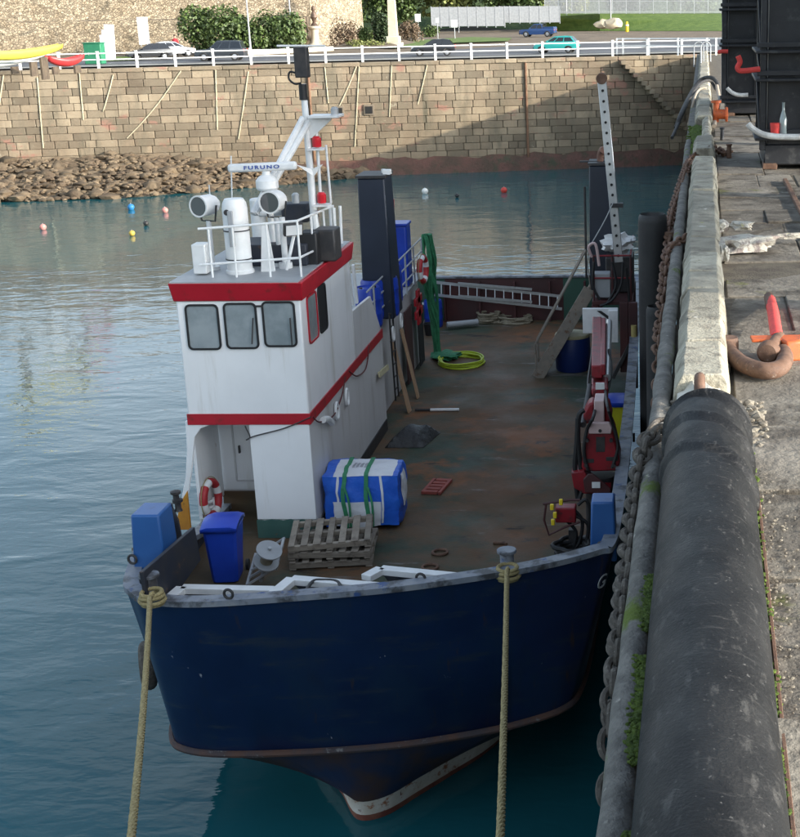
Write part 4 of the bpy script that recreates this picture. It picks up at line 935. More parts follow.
mat('band_red', (.42, .012, .025), (.36, .010, .02), 1.5, .4, spots=[((.22, .02, .02), 4, .62, .06), ((.5, .3, .28), 11, .70, .02)])
mat('kick_green', (.035, .10, .085), (.05, .12, .10), 3, .6, spots=[((.12, .08, .05), 5, .66, .05)])
mat('gasket', (.012, .012, .013), rough=.55)
mat('window_glass', (.19, .22, .23), (.30, .33, .34), 1.4, .06, spec=.9)
mat('maroon', (.075, .018, .018), (.05, .02, .02), 1.2, .6, spots=[((.14, .08, .05), 4, .68, .05)])
mat('deck_green', (.03, .085, .06), (.04, .10, .07), 1.2, .6, spots=[((.1, .07, .05), 4, .68, .05)])
mat('funnel', (.010, .015, .028), (.014, .02, .036), 1.2, .42)
mat('crane_red', (.26, .010, .018), (.17, .010, .015), 3.5, .45, bump=.003, bscale=30, spots=[((.03, .02, .02), 5, .60, .07), ((.12, .07, .05), 12, .68, .04)])
mat('crane_pale', (.55, .40, .38), (.48, .34, .33), 5, .5); mat('dark_steel', (.02, .02, .022), (.045, .04, .038), 6, .55); mat('grey_paint', (.28, .29, .30), (.33, .34, .35), 3, .5)
mat('aluminium', (.55, .56, .57), (.48, .49, .5), 8, .35, metal=.7); mat('stair_steel', (.19, .17, .14), (.25, .21, .17), 5, .65, spots=[((.14, .07, .04), 6, .6, .06)])
mat('white_paint', (.74, .74, .73), (.66, .66, .65), 4, .45, spots=[((.4, .28, .2), 8, .74, .03)])
mat('lamp_glass', (.05, .055, .06), rough=.06, spec=.9); mat('lens_red', (.55, .02, .03), rough=.2); mat('exhaust', (.16, .08, .06), (.22, .12, .08), 5, .8)
mat('tank_yellow', (.5, .4, .15), (.42, .33, .12), 5, .6); mat('panel_orange', (.5, .22, .02), (.42, .17, .02), 4, .5, spots=[((.1, .05, .02), 5, .62, .05)]); mat('logo_blue', (.02, .06, .3), rough=.4); mat('letter_white', (.6, .6, .6), rough=.6)

boat = thing('work_boat', (-4.5, 18.5, 0), 'blue hulled work boat with white red-banded wheelhouse moored at the quay', 'boat')
DZ = 2.8
def rlz(x): return 4.12 + .03 * (x + 8)
bowpx = [(126, 577), (132, 594), (150, 601), (200, 603.5), (300, 597), (400, 588), (505, 573), (560, 562), (600, 551), (614, 545)]
bow = []
for x, y in bowpx:
    p = atz(x, y, 4.2)
    for _ in range(4): p = atz(x, y, rlz(p.x))
    bow.append(p)
rail = [V((-8.35, 41.3, 4.05)), V((-8.42, 30, 3.05)), V((-8.38, 22.9, 3.05)), V((-8.24, 20.8, 4.05))] + bow + [V((-.66, 20.6, 4.34)), V((-.62, 24, 4.3)), V((-.62, 30, 4.1)), V((-.68, 41.3, 4.1))]
chine = [V(p) for p in ((-8.2, 41.2, 1.3), (-8.2, 30, 1.3), (-8.1, 24, 1.36), (-7.85, 21, 1.44), (-7.62, 19.4, 1.46), (-7.42, 18.6, 1.46), (-7.15, 18.25, 1.46), (-6.5, 18.1, 1.46), (-5.2, 18.15, 1.48), (-3.9, 18.3, 1.52), (-2.7, 18.6, 1.58), (-2.0, 18.85, 1.64), (-1.55, 19.1, 1.7), (-1.35, 19.6, 1.7), (-1.25, 21, 1.65), (-1.2, 24, 1.55), (-1.15, 30, 1.4), (-1.15, 41.2, 1.3))]
water0 = [V((x, y, .36)) for x, y in ((-8.0, 41), (-7.9, 31), (-7.4, 26), (-6.8, 23), (-6.3, 21.4), (-5.9, 20.5), (-5.5, 19.8), (-5.15, 19.3), (-4.75, 18.62), (-4.3, 18.72), (-3.85, 19.3), (-3.4, 19.9), (-2.9, 20.6), (-2.5, 21.5), (-2.0, 23), (-1.5, 26), (-1.3, 31), (-1.3, 41))]
def low(pts, dz, k): return [V((-4.55 + (p.x + 4.55) * k, p.y + (.0 if p.y > 25 else .05), dz)) for p in pts]
water1 = low(water0, .1, .97); keel = low(water0, -1.2, .6)
K = 6
R0, R1, R2, R3, R4 = (catmull(q, K) for q in (rail, chine, water0, water1, keel))
n = len(R0); b = MB()
def band(b, A, B, s_):
    b.slot(s_)
    for i in range(len(A) - 1): b.add([A[i], A[i + 1], B[i + 1], B[i]], [(0, 1, 2, 3)])
Rm = [a.lerp(c, .45) + (V((0, 0, 0))) for a, c in zip(R0, R1)]
band(b, R0, Rm, 0); band(b, Rm, R1, 0); band(b, R1, R2, 1); band(b, R2, R3, 2); band(b, R3, R4, 3)
b.slot(0)
for A, B in ((R0, Rm), (Rm, R1), (R1, R2), (R2, R3), (R3, R4)): b.add([A[0], B[0], B[-1], A[-1]], [(0, 1, 2, 3)])
hull = b.build('hull', ['hull_blue', 'under_blue', 'boot_white', 'antifoul'], boat, smooth=40)
b = MB(); out = [p + (p - V((-4.5, 30, p.z))).normalized() * .035 for p in R1]; b.tube(out, .055, 8); b.build('rubbing_strake', 'rubrail', hull)
# bulwark cap and inner face
def inset(P, d):
    o_ = []
    for i, p in enumerate(P):
        t_ = (P[min(i + 1, len(P) - 1)] - P[max(i - 1, 0)]); t_.z = 0; t_.normalize(); o_.append(p + V((t_.y, -t_.x, 0)) * -d)
    return o_
def side(P):  # pick the inward side
    a = inset(P, .1); return 1 if abs(a[len(a) // 2].y - 30) < abs(P[len(P) // 2].y - 30) else -1
sg_ = side(R0)
I0 = inset(R0, .20 * sg_); O0 = inset(R0, -.02 * sg_)
b = MB(); band(b, [p + V((0, 0, .035)) for p in O0], [p + V((0, 0, .035)) for p in I0], 0); band(b, [p + V((0, 0, .035)) for p in O0], [p - V((0, 0, .05)) for p in O0], 0); band(b, [p + V((0, 0, .035)) for p in I0], [p - V((0, 0, .06)) for p in I0], 0)
b.build('rail_cap', 'rail_cap', boat, smooth=40)
def hull_at(z): return [a.lerp(c, (a.z - z) / (a.z - c.z)) for a, c in zip(R0, R1)]
I1 = [V((p.x, p.y, DZ - .05)) for p in inset(hull_at(DZ - .05), .07 * sg_)]; I2 = inset(R0, .09 * sg_); IF = inset(hull_at(3.5), .075 * sg_)
b = MB(); band(b, I2, I1, 0); b.build('bulwark', 'bulwark_in', boat, smooth=40)
b = MB(); b.add([V((p.x, p.y, DZ)) for p in I1], [tuple(range(len(I1)))]); b.build('deck', 'deck_rust', boat, smooth=0)
# stern bulwark: green ends and maroon middle
b = MB()
for x0, x1, s_ in ((-8.3, -6.55, 0), (-6.55, -3.0, 1), (-3.0, -.75, 0)):
    b.slot(s_); b.box(((x0 + x1) / 2, 41.14, (DZ + 4.08) / 2), (x1 - x0 - .004, .1, 4.08 - DZ))
sb = b.build('stern_bulwark', ['deck_green', 'maroon'], boat, smooth=0)
for i in range(7):
    m_ = MB(); m_.box((-7.6 + i * 1.05, 40.98, DZ + .6), (.06, .22, 1.2)); m_.build('stiffener', 'maroon', sb)
b = MB(); b.box((-4.5, 41.14, 4.13), (7.7, .22, .05)); b.build('cap', 'rail_cap', sb)
# G lettering on the bow
def on_hull(px, py):
    d = ray(px, py); best = None
    for i in range(n - 1):
        for A, B in ((R0, Rm), (Rm, R1)):
            for tri in ((A[i], A[i + 1], B[i + 1]), (A[i], B[i + 1], B[i])):
                from mathutils.geometry import intersect_ray_tri
                h = intersect_ray_tri(*tri, d, CAM, True)
                if h and (best is None or (h - CAM).length < (best[0] - CAM).length): best = (h, (tri[1] - tri[0]).cross(tri[2] - tri[0]).normalized())
    return best
h = on_hull(601.5, 582)
if h:
    p, nm = h
    if nm.y > 0: nm = -nm
    zx = V((0, 0, 1)); xx = zx.cross(nm).normalized() ; yy = nm.cross(xx); vs_, fs_ = text_mesh('G', .34); m_ = MB()
    m_.add([p + nm * .008 + xx * q.x + yy * q.y + nm * q.z for q in vs_], fs_); m_.build('letter', 'letter_white', hull, smooth=0)

# foredeck fittings: blue corner boxes, breakwater plate
def boxpx(name, x0, x1, y0, y1, Y0, depth, m, par, bev=.02, taper=0):
    p, q = aty(x0, y1, Y0), aty(x1, y0, Y0); b = MB(); x0_, x1_, z0, z1 = p.x, q.x, p.z, q.z
    b.add([(x0_, Y0, z0), (x1_, Y0, z0), (x1_, Y0 + depth, z0), (x0_, Y0 + depth, z0), (x0_ + taper, Y0 + taper, z1), (x1_ - taper, Y0 + taper, z1), (x1_ - taper, Y0 + depth - taper, z1), (x0_ + taper, Y0 + depth - taper, z1)],
          [(0, 3, 2, 1), (4, 5, 6, 7), (0, 1, 5, 4), (1, 2, 6, 5), (2, 3, 7, 6), (3, 0, 4, 7)])
    return b.build(name, m, par, bevel=bev)
boxpx('bow_box', 134, 160, 516, 572, 18.7, .62, 'bright_blue', boat, .03, .03)
boxpx('bow_box', 590, 616, 503, 562, 19.45, .5, 'bright_blue', boat, .03, .03)
b = MB(); X_ = -7.12; pp = [atx(141, 572, X_), atx(193, 527, X_), atx(199, 560, X_), atx(170, 600, X_), atx(146, 600, X_)]
b.prism(pp, (-.03, 0, 0), (.03, 0, 0)); b.build('breakwater_plate', 'bulwark_in', boat, bevel=.01)
b = MB(); pp = [aty(x, y, 21.2) for x, y in ((160, 552), (161, 514), (172, 507), (178, 520), (186, 560))]
b.prism(pp, (0, 0, 0), (0, .05, 0)); b.build('side_plate', 'bulwark_in', boat, bevel=.01)
b = MB(); pp = [aty(x, y, 22.6) for x, y in ((176, 530), (179, 505), (187, 491), (189, 510), (191, 530))]
b.prism(pp, (0, 0, 0), (0, .05, 0)); b.build('orange_panel', 'panel_orange', boat, bevel=.01)
for px, py in ((178, 505), (168, 510), (176, 497)): b = MB(); q = aty(px, py, 21.3); b.lathe(q - V((0, 0, .1)), [(.07, 0), (.05, .05), (.05, .14), (.085, .16), (.085, .2), (.02, .22)], n=14); b.build('bollard_head', 'dark_steel', boat)
b = MB(); b.add([V((p.x, p.y, 3.5)) for p in IF[22:-22]], [tuple(range(len(IF[22:-22])))])
fo = b.build('foredeck', 'bulwark_in', boat, smooth=0)
# white-edged angled frames lying along the bow
for i, (pts, z) in enumerate([([(168, 601), (182, 589), (273, 591)], 3.98), ([(270, 598), (292, 580), (386, 588)], 4.08), ([(366, 578), (381, 570), (472, 579)], 4.08)]):
    P3 = [atz(x, y, z) for x, y in pts]; b = MB()
    for a, e in zip(P3[:-1], P3[1:]): b.beam(a, e, .17, .09)
    fr_ = b.build('bow_frame', 'white_paint', boat, bevel=.006)
    b = MB(); q = P3[1:] + [P3[2] + V((.0, .35, -.3)), P3[1] + V((0, .4, -.3))]; b.prism(q, (0, 0, -.04), (0, 0, -.02)); b.build('plate', 'rail_cap', fr_)
b = MB(); q = [atz(x, y, 4.12) for x, y in ((303, 596), (312, 582), (322, 580), (338, 582), (343, 595))]; b.tube(catmull(q, 4), .025, 8); b.build('grab_loop', 'dark_steel', boat)
for px, py in ((421, 601 - 17), (229, 600), (602, 552), (133, 565)):
    q = atz(px, py, 4.2); b = MB(); b.torus(q + V((0, 0, .09)), .065, .02, (.2, 1, 0), 16, 8); b.build('towing_eye', 'dark_steel', boat)
for px, py in ((150, 597), (507, 572)):
    q = atz(px, py, 4.2); b = MB(); b.cyl(q + V((0, .05, -.1)), q + V((0, .05, .3)), .1, n=16); b.cyl(q + V((0, .05, .28)), q + V((0, .05, .33)), .14, n=16); b.build('mooring_post', 'rail_cap', boat, bevel=.01)

# ---- deckhouse
HX0, HX1, HY = -8.38, -6.22, 23.3
dh = None
b = MB()
b.box(((HX0 + HX1) / 2, (HY + 27.2) / 2, (4.97 + 7.3) / 2), (HX1 - HX0, 27.2 - HY, 7.3 - 4.97))       # wheelhouse
wh = b.build('wheelhouse', 'house_white', boat, bevel=.03, seg=3)
b = MB()
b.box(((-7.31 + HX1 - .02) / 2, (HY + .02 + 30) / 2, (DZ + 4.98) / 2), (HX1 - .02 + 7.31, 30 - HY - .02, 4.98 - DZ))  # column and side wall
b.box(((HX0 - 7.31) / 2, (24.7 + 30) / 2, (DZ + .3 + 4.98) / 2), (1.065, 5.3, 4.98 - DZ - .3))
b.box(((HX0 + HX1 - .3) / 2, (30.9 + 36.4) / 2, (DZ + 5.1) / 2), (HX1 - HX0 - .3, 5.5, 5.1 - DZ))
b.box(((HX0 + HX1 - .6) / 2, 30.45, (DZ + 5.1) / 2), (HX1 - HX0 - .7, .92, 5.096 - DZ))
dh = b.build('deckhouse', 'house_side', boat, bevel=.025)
# bright front face of the column, fascia above the alcove
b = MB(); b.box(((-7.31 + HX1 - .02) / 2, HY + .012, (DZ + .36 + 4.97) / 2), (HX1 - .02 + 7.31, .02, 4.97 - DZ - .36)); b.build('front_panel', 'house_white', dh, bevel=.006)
b = MB(); b.box(((HX0 - 7.31) / 2, 24.69, 4.1), (1.0, .03, 1.7)); b.build('alcove_panel', 'house_white', dh)
for (x, z, w, h_) in ((-7.75, 4.05, .62, 1.25),):
    m_ = MB()
    for (cx_, cz, ww, hh) in ((x, z + h_ / 2, w, .03), (x, z - h_ / 2, w, .03), (x - w / 2, z, .03, h_), (x + w / 2, z, .03, h_)): m_.box((cx_, 24.66, cz), (ww, .03, hh))
    o = m_.build('alcove_door', 'house_side', dh)
    m_ = MB(); m_.box((x - .2, 24.64, z), (.03, .06, .14)); m_.build('door_handle', 'dark_steel', dh)
b = MB(); b.box(((HX0 - 7.31) / 2, 24.68, DZ + .2), (1.0, .1, .42)); b.build('alcove_sill', 'deck_rust', dh)
b = MB(); zk = DZ + .35; xs_ = [-7.32 + (HX1 + 7.31) * i / 16 for i in range(17)]; top = [V((x, HY - .004, zk + .025 * mnoise.noise(V((x * 9, 0, 0))))) for x in xs_]
b.prism(top + [V((HX1 - .01, HY - .004, DZ + .005)), V((-7.32, HY - .004, DZ + .005))], (0, -.012, 0), (0, .01, 0)); b.build('kick_plate', 'kick_green', dh, smooth=0)
b = MB(); b.box((HX1 - .005, 26.6, DZ + .14), (.02, 6.6, .26)); b.build('kick_plate', 'dark_steel', dh)
# rounded wing at the alcove's outer edge
wpx = [(185.3, 421), (186.7, 450), (185.5, 477), (182.6, 492), (180, 506), (186, 506), (189, 488), (192, 468), (193.4, 450.5), (194.8, 437), (200.7, 428.6), (212, 424.2), (230, 423), (250, 422.5), (250, 420)]
b = MB(); b.prism([aty(x, y, HY) for x, y in wpx], (0, .0, 0), (0, .07, 0)); b.build('wing', 'house_white', dh, smooth=50, bevel=.01)
b = MB(); b.box((HX0 + .03, 24.0, 4.05), (.06, 1.3, 1.8)); b.build('wing_side', 'house_white', dh)
b = MB(); b.box((-7.9, 24.0, 4.945), (1.1, 1.35, .03)); b.build('alcove_ceiling', 'house_white', dh)
# red bands
b = MB(); b.box(((HX0 + HX1) / 2, HY - .008, 5.04), (HX1 - HX0 + .03, .02, .20)); b.box((HX1 + .012, (HY + 29.9) / 2, 5.04), (.02, 29.9 - HY + .03, .20)); b.build('red_stripe', 'band_red', wh, bevel=.004)
b = MB(); c0 = [(HX0 - .03, HY - .05), (HX1 + .05, HY - .05), (HX1 + .05, 27.25), (HX0 - .03, 27.25)]; c1 = [(HX0 - .06, HY - .16), (HX1 + .10, HY - .16), (HX1 + .10, 27.3), (HX0 - .06, 27.3)]
b.add([(x, y, 7.16) for x, y in c0] + [(x, y, 7.5) for x, y in c1], [(0, 3, 2, 1), (4, 5, 6, 7)] + [(i, (i + 1) % 4, 4 + (i + 1) % 4, 4 + i) for i in range(4)])
b.build('roof_band', 'band_red', wh, bevel=.02)
b = MB(); b.box(((HX0 + HX1) / 2, 25.2, 7.505), (HX1 - HX0 + .06, 4.1, .03)); b.build('roof', 'grey_paint', wh)
# windows
def rrect(cx_, cz, w, h_, r_, k=5):
    o_ = []
    for sx, sz, a0 in ((1, 1, 0), (-1, 1, 90), (-1, -1, 180), (1, -1, 270)):
        for i in range(k + 1): a = rad(a0 + 90 * i / k); o_.append((cx_ + sx * (w / 2 - r_) + r_ * math.cos(a), cz + sz * (h_ / 2 - r_) + r_ * math.sin(a)))
    return o_
def window(par, P, cx_, cz, w, h_, frame='gasket', r_=.09, pane='window_glass', out=None):
    """P maps (a, z, depth) to world"""
    A = rrect(cx_, cz, w, h_, r_); B = rrect(cx_, cz, w - .07, h_ - .07, r_ - .03); k = len(A); m_ = MB()
    vs_ = [P(x, z, 0) for x, z in A] + [P(x, z, .025) for x, z in A] + [P(x, z, .025) for x, z in B] + [P(x, z, .004) for x, z in B]
    m_.add(vs_, [(j * k + i, j * k + (i + 1) % k, (j + 1) * k + (i + 1) % k, (j + 1) * k + i) for j in range(3) for i in range(k)]); m_.build('window_frame', frame, par, smooth=40)
    m_ = MB(); m_.add([P(x, z, .008) for x, z in B], [tuple(range(k))]); m_.build('window_pane', pane, par, smooth=0)
FP = lambda x, z, d: V((x, HY - d - .002, z))
for x0, x1, y0, y1 in ((189, 218, 304, 350), (227, 256, 302.5, 349), (265, 294.5, 301, 347)):
    p, q = aty(x0, y1, HY), aty(x1, y0, HY); window(wh, FP, (p.x + q.x) / 2, (p.z + q.z) / 2, q.x - p.x, q.z - p.z)
SP = lambda y, z, d: V((HX1 + d + .002, y, z))
for x0, x1, y0, y1, fm in ((307, 317, 294, 340, 'band_red'), (318, 326, 286, 330, 'gasket')):
    p, q = atx(x0, (y0 + y1) / 2, HX1), atx(x1, (y0 + y1) / 2, HX1); zc = (p.z + q.z) / 2
    window(wh, SP, (p.y + q.y) / 2, zc + .0, max(.45, q.y - p.y), .86, fm, .1, 'gasket' if fm == 'gasket' else 'window_glass')
b = MB(); q = aty(259, 306, HY); b.box(q + V((0, -.02, 0)), (.12, .04, .03)); b.build('wiper_motor', 'dark_steel', wh)
for x0, y0, x1, y1 in ((290, 318, 292, 345), (253, 318, 252, 344)):
    b = MB(); b.tube([aty(x0, y0, HY - .05), aty(x1, y1, HY - .05)], .012, 6); b.build('wiper', 'dark_steel', wh)
# low bulwark aft of the wheelhouse, aft deck top, passage
b = MB(); q = [V((HX1 - .03, 27.2, 5.1)), V((HX1 - .03, 27.2, 6.12)), V((HX1 - .03, 29.0, 6.05)), V((HX1 - .03, 29.85, 5.14)), V((HX1 - .03, 29.85, 5.1))]
b.prism(q, (-.03, 0, 0), (.03, 0, 0)); b.build('upper_bulwark', 'house_side', dh, bevel=.01)
b = MB(); b.prism([V((HX0 + .03, p.y, p.z)) for p in q], (-.03, 0, 0), (.03, 0, 0)); b.build('upper_bulwark', 'house_side', dh, bevel=.01)
b = MB(); b.box(((HX0 + HX1) / 2 - .1, 31.9, 5.11), (HX1 - HX0 - .1, 9.2, .03)); b.build('boat_deck', 'grey_paint', dh)
b = MB()
for y0, y1 in ((30.08, 30.75),): b.box((HX1 - .33, (y0 + y1) / 2, DZ + 1.05), (.05, y1 - y0, 2.0))
b.build('passage', 'black_void', dh)
for (y0, y1, m, nm) in ((33.4, 34.3, 'maroon', 'door'), (35.2, 35.9, 'black_void', 'doorway')):
    b = MB(); b.box((HX1 - .142, (y0 + y1) / 2, DZ + 1.02), (.03, y1 - y0, 1.85)); b.build(nm, m, dh, bevel=.08, seg=3)
b = MB(); X_ = HX1 - .10
for (y0, y1, z0, z1) in ((35.0, 35.35, 4.05, 4.95), (34.7, 35.65, 4.25, 4.45), (34.7, 35.65, 4.6, 4.78)): b.box((X_, (y0 + y1) / 2, (z0 + z1) / 2), (.06, y1 - y0, z1 - z0))
o = b.build('hose_bracket', 'band_red', dh, bevel=.01)
for (px, py) in ((337, 411), (347, 397), (401, 321), (393, 334)):
    q = atx(px, py, HX1 + .03); b = MB(); ring = [q + V((0, .11 * math.cos(a), .16 * math.sin(a))) for a in [2 * math.pi * i / 16 for i in range(16)]]; b.tube(ring, .03, 8, True); b.build('hull_eye', 'white_paint', dh)
b = MB(); b.tube(catmull([atx(x, y, HX1 + .06) for x, y in ((323, 420), (328, 419), (332, 423))], 4), .06, 10); b.build('vent_pipe', 'white_paint', dh)
mat('cable', (.10, .02, .02), rough=.6)
for pp in ([(313, 417), (320, 422), (334, 415), (342, 395), (345, 377)], [(349, 371), (357, 376), (366, 368), (369, 345)]):
    b = MB(); b.tube(catmull([atx(x, y, HX1 + .03) for x, y in pp], 6), .014, 6); b.build('cable', 'cable', dh)
b = MB(); b.tube(catmull([aty(x, y, HY - .03) for x, y in ((245, 426), (250, 437), (246, 440), (255, 436), (285, 428), (311, 417))], 6), .012, 6); b.build('cable', 'dark_steel', dh)
# scupper ladder beside the passage
b = MB()
for dy in (0, .38): b.cyl((HX1 + .02, 30.9 + dy, DZ + .4), (HX1 + .02, 30.75 + dy, 5.3), .022, n=8)
for i in range(8): b.cyl((HX1 + .02, 30.9 - i * .018, DZ + .65 + i * .3), (HX1 + .02, 31.28 - i * .018, DZ + .65 + i * .3), .015, n=6)
b.build('side_ladder', 'dark_steel', dh)

# ---- roof gear (each fixed on the boat)
def seg(name, a, c, r_, m, par, n_=10): b = MB(); b.tube([a, c] if not isinstance(a, list) else a, r_, n_); return b.build(name, m, par)
RZF = 7.52
p0, p1 = aty(241, 279, 24.0), aty(241, 198, 24.0); rr_ = 12.2 / FPX * 24.9
b = MB(); b.lathe((p0.x, 24.0, RZF), [(rr_ * 1.12, 0), (rr_ * 1.12, .05), (rr_, .07), (rr_, p1.z - RZF - .18), (rr_ * .93, p1.z - RZF - .08), (rr_ * .75, p1.z - RZF - .01), (.02, p1.z - RZF)], n=28)
vt = b.build('ventilator', 'white_paint', boat)
for z in (.25, .75): b = MB(); b.torus((p0.x, 24.0, RZF + z), rr_ + .004, .012, (0, 0, 1), 28, 6); b.build('hoop', 'dark_steel', vt)
b = MB(); b.box((p0.x - .02, 24.0 - rr_ - .01, RZF + .8), (.09, .05, .62)); b.build('bracket', 'grey_paint', vt, bevel=.01)
b = MB(); b.cyl((p0.x - .08, 24.0 - rr_ - .01, p1.z - .22), (p0.x - .08, 24.0 - rr_ + .04, p1.z - .22), .05, n=14); b.build('port', 'dark_steel', vt)
def searchlight(px, py, Y_, r_, aim, basez=RZF, bx_=None):
    c = aty(px, py, Y_); d = V(aim).normalized(); b = MB()
    b.lathe(c - d * .22, [(.05, -.04), (r_ * .55, -.02), (r_ * .85, .06), (r_, .14), (r_, .42), (r_ * 1.06, .43), (r_ * 1.06, .47), (r_ * .92, .47), (r_ * .90, .45), (.02, .44)], d, 24); s_ = b.build('searchlight', 'white_paint', boat)
    b = MB(); b.cyl(c + d * .232, c + d * .242, r_ * .9, n=24); b.build('lens', 'lamp_glass', s_)
    b = MB(); sx = d.cross(V((0, 0, 1))).normalized(); lo = c - V((0, 0, r_ + .1))
    b.tube([c + sx * (r_ + .02), lo + sx * (r_ * .8), lo, lo - sx * (r_ * .8), c - sx * (r_ + .02)], .016, 8); b.build('yoke', 'dark_steel', s_)
    b = MB(); b.cyl(lo, (lo.x, lo.y, basez + .02), .045, n=12); b.cyl((lo.x, lo.y, basez + .0), (lo.x, lo.y, basez + .06), .12, n=14); b.build('stand', 'white_paint', s_)
searchlight(207, 205, 24.3, .18, (-.35, -.93, .02)); searchlight(275, 201, 24.6, .19, (-.15, -.98, .02))
# forward guard rail
gr = MB()
def railpx(ptsl, Y_, r_=.022, name='guard_rail'): b = MB(); b.tube([aty(x, y, Y_) for x, y in ptsl], r_, 8); b.build(name, 'white_paint', boat)
railpx([(198, 229), (240, 226), (297, 221)], 23.55); railpx([(199, 265), (240, 262), (299, 258)], 23.55)
for px, yt in ((208, 228), (232, 226), (266, 224), (297, 221)):
    a = aty(px, yt, 23.55); b = MB(); b.cyl((a.x, 23.55, RZF), (a.x, 23.55, a.z), .02, n=8); b.build('stanchion', 'white_paint', boat)
b = MB(); a = aty(297, 221, 23.55); c = aty(333, 206, 26.9); b.tube([a, c], .022, 8); b.build('guard_rail', 'white_paint', boat)
b = MB(); a2 = aty(299, 258, 23.55); c2 = aty(336, 240, 26.9); b.tube([a2, c2], .02, 8); b.build('guard_rail', 'white_paint', boat)
for t_ in (.35, .7, 1.0):
    q = a.lerp(c, t_); b = MB(); b.cyl((q.x, q.y, RZF), q, .02, n=8); b.build('stanchion', 'white_paint', boat)
q = aty(199, 262, 23.8); b = MB(); b.box((q.x + .02, 23.9, RZF + .28), (.24, .3, .52)); b.build('vent_box', 'white_paint', boat, bevel=.02)
b = MB(); b.box((-7.05, 25.0, RZF + .2), (1.35, .9, .38)); b.build('roof_locker', 'bulwark_in', boat, bevel=.02)
# loudhailer boxes
boxpx('speaker', 300, 316, 233, 267, 24.7, .45, 'gasket', boat, .03); boxpx('speaker', 315, 334, 230, 262, 24.95, .5, 'dark_steel', boat, .03)
b = MB(); q = aty(293, 229, 24.2); b.box(q, (.34, .1, .24), rz(.5) @ rx(.3)); fl_ = b.build('floodlight', 'dark_steel', boat, bevel=.02); b = MB(); b.box(q + V((.03, -.05, -.016)), (.28, .02, .18), rz(.5) @ rx(.3)); b.build('lens', 'lamp_clear', fl_)
b = MB(); q2 = aty(284, 238, 24.2); b.cyl((q2.x, 24.2, RZF), q + V((0, .05, -.1)), .03, n=8); b.build('bracket', 'white_paint', fl_)
b = MB(); q = aty(284, 244, 24.4); b.cyl((q.x, 24.4, RZF), (q.x, 24.4, RZF + .9), .055, n=12); b.cyl((q.x, 24.4, RZF), (q.x, 24.4, RZF + .1), .12, n=14); b.build('pedestal', 'white_paint', boat)
b = MB(); q = aty(266, 262, 24.0); b.prism([V((q.x - .12, 24.1, RZF)), V((q.x + .12, 24.1, RZF)), V((q.x + .04, 24.1, RZF + .85)), V((q.x - .04, 24.1, RZF + .85))], (0, -.04, 0), (0, .04, 0)); b.build('pedestal', 'white_paint', boat)
# mast
MY = 25.9
m0, m1 = aty(314, 216, MY), aty(303, 84, MY); mast = None
b = MB(); b.tube([V((m0.x + .05, MY, RZF)), m0, m1], lambda t: .085 - .03 * t, 14); mast = b.build('mast', 'white_paint', boat)
for off in (0, .2):
    b = MB(); b.tube([aty(303, 118, MY) + V((off * .5, 0, -off * .4)), aty(253 + off * 12, 214, 24.6)], .06, 10); b.build('mast_strut', 'white_paint', mast)
b = MB(); t0, t1 = aty(303.5, 100, MY), aty(302.5, 84, MY); b.cyl(t0, t1, .075, n=12); b.build('tape_band', 'gasket', mast)
boxm = lambda nm, x0, x1, y0, y1, Y_, dp, m: boxpx(nm, x0, x1, y0, y1, Y_, dp, m, mast, .02)
boxm('top_light', 295, 306, 47, 78, MY - .1, .2, 'dark_steel')
b = MB(); b.tube(catmull([aty(x, y, MY) for x, y in ((298, 74), (290, 72), (289, 79), (295, 84), (301, 83))], 5), .02, 6); b.build('cable', 'gasket', mast)
b = MB(); b.tube([aty(277, 46, MY), aty(325, 46, MY)], .022, 6); b.build('crosstree', 'white_paint', mast)
b = MB(); b.prism([aty(303, 117, MY), aty(331, 117.5, MY), aty(331, 120, MY), aty(312, 138, MY), aty(305, 138, MY)], (0, -.03, 0), (0, .03, 0)); b.build('gusset', 'white_paint', mast)
b = MB(); b.box((aty(326, 117, MY).x, MY, aty(326, 117, MY).z + .02), (.55, .5, .04)); b.build('light_platform', 'white_paint', mast)
def lampm(px, py0, py1, r_, m): a, c = aty(px, py1, MY), aty(px, py0, MY); b = MB(); b.lathe(a, [(r_ * .9, 0), (r_, .03), (r_, (c - a).z * .8), (r_ * .6, (c - a).z), (.01, (c - a).z)], n=14); b.build('navigation_light', m, mast)
lampm(335, 107, 116, .07, 'galv'); lampm(317, 136, 147, .085, 'lens_red'); lampm(322, 192, 203, .085, 'lens_red'); lampm(296, 193, 203, .07, 'galv')
for q in ((317, 149), (322, 205)): b = MB(); b.box(aty(*q, MY), (.3, .3, .03)); b.build('light_bracket', 'white_paint', mast)
for x0, y0, x1, y1, r_ in ((326, 145, 331, 203, .022), (231, 156, 232, 200, .014), (209, 185, 210, 196, .012), (316, 120, 321, 205, .03), (305, 130, 313, 210, .018)):
    b = MB(); b.tube([aty(x0, y0, MY), aty(x1, y1, MY)], r_, 6); b.build('aerial', 'white_paint', mast)
b = MB(); b.prism([aty(297, 165, MY - .6), aty(312, 169, MY - .3), aty(323, 164, MY - .3), aty(314, 176, MY - .3)], (0, -.02, 0), (0, .02, 0)); b.build('yard', 'white_paint', mast)
# right rear frame of rails
for px, y0, y1 in ((334, 208, 250), (340, 206, 254), (330, 205, 240)):
    a, c = aty(px, y0, 27.0), aty(px + 2, y1, 27.0); b = MB(); b.cyl(a, c, .03, n=8); b.build('stanchion', 'white_paint', boat)
